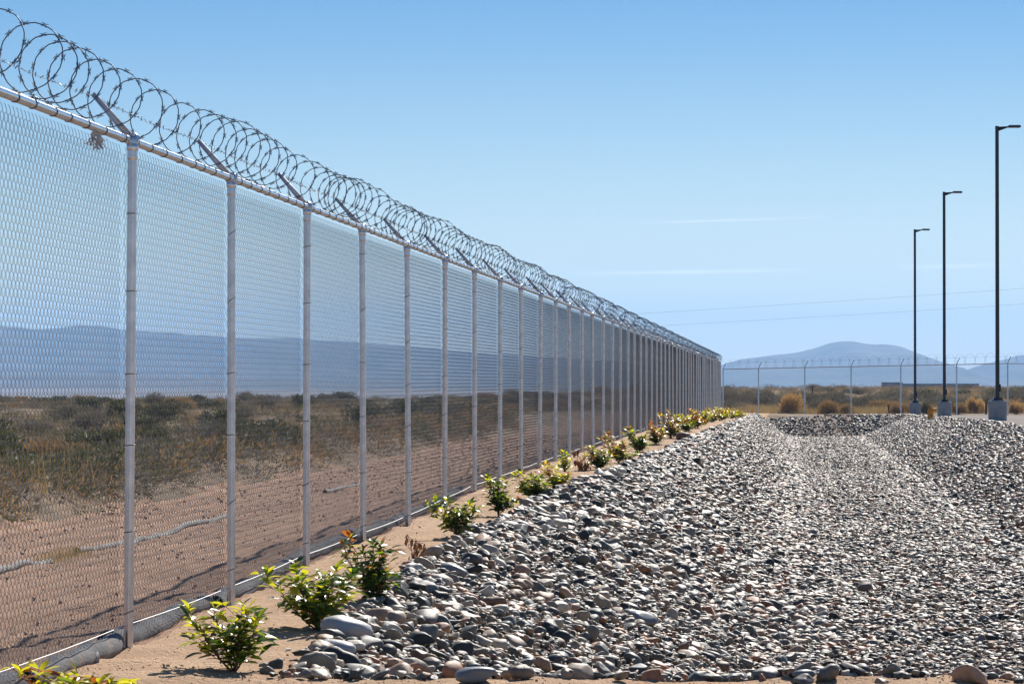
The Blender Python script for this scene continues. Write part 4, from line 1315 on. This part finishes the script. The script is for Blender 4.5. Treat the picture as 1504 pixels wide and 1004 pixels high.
# left side, by depth
placed = []
tries = 0
count = {'green': 0, 'grey': 0, 'brown': 0}
while len(placed) < 165 and tries < 14000:
    tries += 1
    Y = 33 + (random.random() ** 1.7) * 330
    X = random.uniform(-0.18, 0.10) * Y
    L = X - fence_x(Y)
    if L > -5.7: continue
    rad = random.uniform(0.3, 0.85) * (1 + Y / 350)
    if any((X - a) ** 2 + (Y - c) ** 2 < (0.66 * (rad + d)) ** 2 for a, c, d in placed): continue
    placed.append((X, Y, rad))
    u = random.random(); kind = 'green' if u < 0.55 else ('grey' if u < 0.85 else 'brown')
    bush(kind, X, Y, rad, random.uniform(0.55, 0.95))
placed = []; tries = 0
while len(placed) < 120 and tries < 14000:
    tries += 1
    Y = random.uniform(176, 215) if random.random() < 0.7 else random.uniform(215, 390)
    X = random.uniform(0.045, 0.18) * Y
    rad = random.uniform(0.8, 1.6) * (1.0 if Y < 215 else 0.85)
    if any((X - a) ** 2 + (Y - c) ** 2 < (0.62 * (rad + d)) ** 2 for a, c, d in placed): continue
    placed.append((X, Y, rad))
    u = random.random(); kind = 'grey' if u < 0.8 else ('green' if u < 0.88 else 'brown')
    bush(kind, X, Y, rad, random.uniform(0.5, 0.85) * (1 if Y < 215 else 0.75))

# small scrub filling the distance: nobody could count it
def scrub(name, X, Y, Rd, mat, seed):
    r_ = np.random.default_rng(seed)
    n = len(X); m = 110
    Z = terrain(X, Y) - 0.03
    a = r_.uniform(0, 6.283, (n, m)); e = np.arcsin(r_.uniform(0.0, 1, (n, m))); rr = r_.uniform(0.3, 1.0, (n, m)) ** 0.6
    hh = r_.uniform(0.45, 0.9, (n, 1))
    loc = np.stack([np.cos(a) * np.cos(e) * rr, np.sin(a) * np.cos(e) * rr, np.sin(e) * rr * hh], -1)
    d = loc + np.array((0, 0, 0.2)) + r_.normal(0, 0.35, (n, m, 3)); d /= np.linalg.norm(d, axis=-1, keepdims=True)
    sd = np.cross(d, r_.normal(size=(n, m, 3))); sd /= np.linalg.norm(sd, axis=-1, keepdims=True)
    p = loc * Rd[:, None, None] + np.stack([X, Y, Z], -1)[:, None, :]
    w = 0.03 * Rd[:, None, None] * r_.uniform(0.5, 1.4, (n, m, 1)); ln = 0.2 * Rd[:, None, None] * r_.uniform(0.5, 1.5, (n, m, 1))
    v = np.stack([p - sd * w, p + sd * w, p + d * ln], 2).reshape(-1, 3)
    b = MB(); b.add(v, np.arange(len(v)).reshape(-1, 3))
    return tag(b.build(name, M[mat], smooth=False), kind='stuff')


for nm_, mt_, n, sd_, rf in (('low_green_scrub', 'bush_green', 1900, 1, 0.15), ('low_grey_scrub', 'bush_grey', 1700, 2, 1.0), ('low_brown_scrub', 'bush_brown', 900, 3, 1.0)):
    Y = 34 + rng.random(n) ** 1.2 * 360; X = rng.uniform(-0.19, 0.1, n) * Y; L = X - fence_x(Y)
    k = (L < -5.4) & (fbm(X * 0.09, Y * 0.05, 3, 91) > -0.22)
    Ya = rng.uniform(176, 395, n); Xa = rng.uniform(0.04, 0.19, n) * Ya
    ka = (fbm(Xa * 0.07, Ya * 0.05, 3, 93) > -0.1) & (rng.random(n) < rf)
    Yb_ = 30 + rng.random(160) ** 1.3 * 70; Lb_ = rng.normal(-5.55, 0.3, 160)
    X, Y = np.concatenate([X[k], Xa[ka], Lb_ + fence_x(Yb_)]), np.concatenate([Y[k], Ya[ka], Yb_])
    scrub(nm_, X, Y, rng.uniform(0.18, 0.5, len(X)) * (1 + Y / 500), mt_, sd_)

# dry grass tufts: nobody could count them


def grass(name, X, Y, S, seed):
    r_ = np.random.default_rng(seed)
    nb = 16
    n = len(X); Z = terrain(X, Y) - 0.02
    a = r_.uniform(0, 6.283, (n, nb)); ln = S[:, None] * r_.uniform(0.5, 1.2, (n, nb)); lean = r_.uniform(0.1, 0.7, (n, nb))
    bx = X[:, None] + S[:, None] * 0.35 * r_.normal(size=(n, nb)); by = Y[:, None] + S[:, None] * 0.35 * r_.normal(size=(n, nb))
    w = 0.014 * S[:, None]
    s = np.stack([-np.sin(a), np.cos(a), a * 0], -1) * w[..., None]
    p = np.stack([bx, by, np.broadcast_to(Z[:, None], bx.shape)], -1)
    tip = p + np.stack([np.cos(a) * ln * lean, np.sin(a) * ln * lean, ln], -1)
    v = np.stack([p - s, p + s, tip], 2).reshape(-1, 3)
    b = MB(); b.add(v, np.arange(len(v)).reshape(-1, 3))
    return tag(b.build(name, M['grass'], smooth=False), kind='stuff')


n = 7000
Y = 34 + rng.random(n) ** 1.4 * 340; X = rng.uniform(-0.19, 0.1, n) * Y; L = X - fence_x(Y)
k = (L < -5.2) & (fbm(X * 0.12, Y * 0.12, 3, 77) > -0.08)
X1, Y1 = X[k], Y[k]
n = 6000
Y = rng.uniform(172, 400, n); X = rng.uniform(0.04, 0.19, n) * Y
k = fbm(X * 0.1, Y * 0.1, 3, 78) > -0.15
X2_, Y2_ = X[k], Y[k]
n = 3800
Y = rng.uniform(170.5, 184, n); X = rng.uniform(0.06, 0.18, n) * Y
Xg, Yg = np.concatenate([X1, X2_, X]), np.concatenate([Y1, Y2_, Y])
grass('dry_grass', Xg, Yg, rng.uniform(0.2, 0.5, len(Xg)), 5)
# little weeds by the pale tube
n = 60
Y = rng.normal(25.6, 0.35, n); X = fence_x(Y) - 2.42 + rng.normal(0, 0.1, n)
grass('straw_weeds', X, Y, rng.uniform(0.06, 0.14, n), 6)
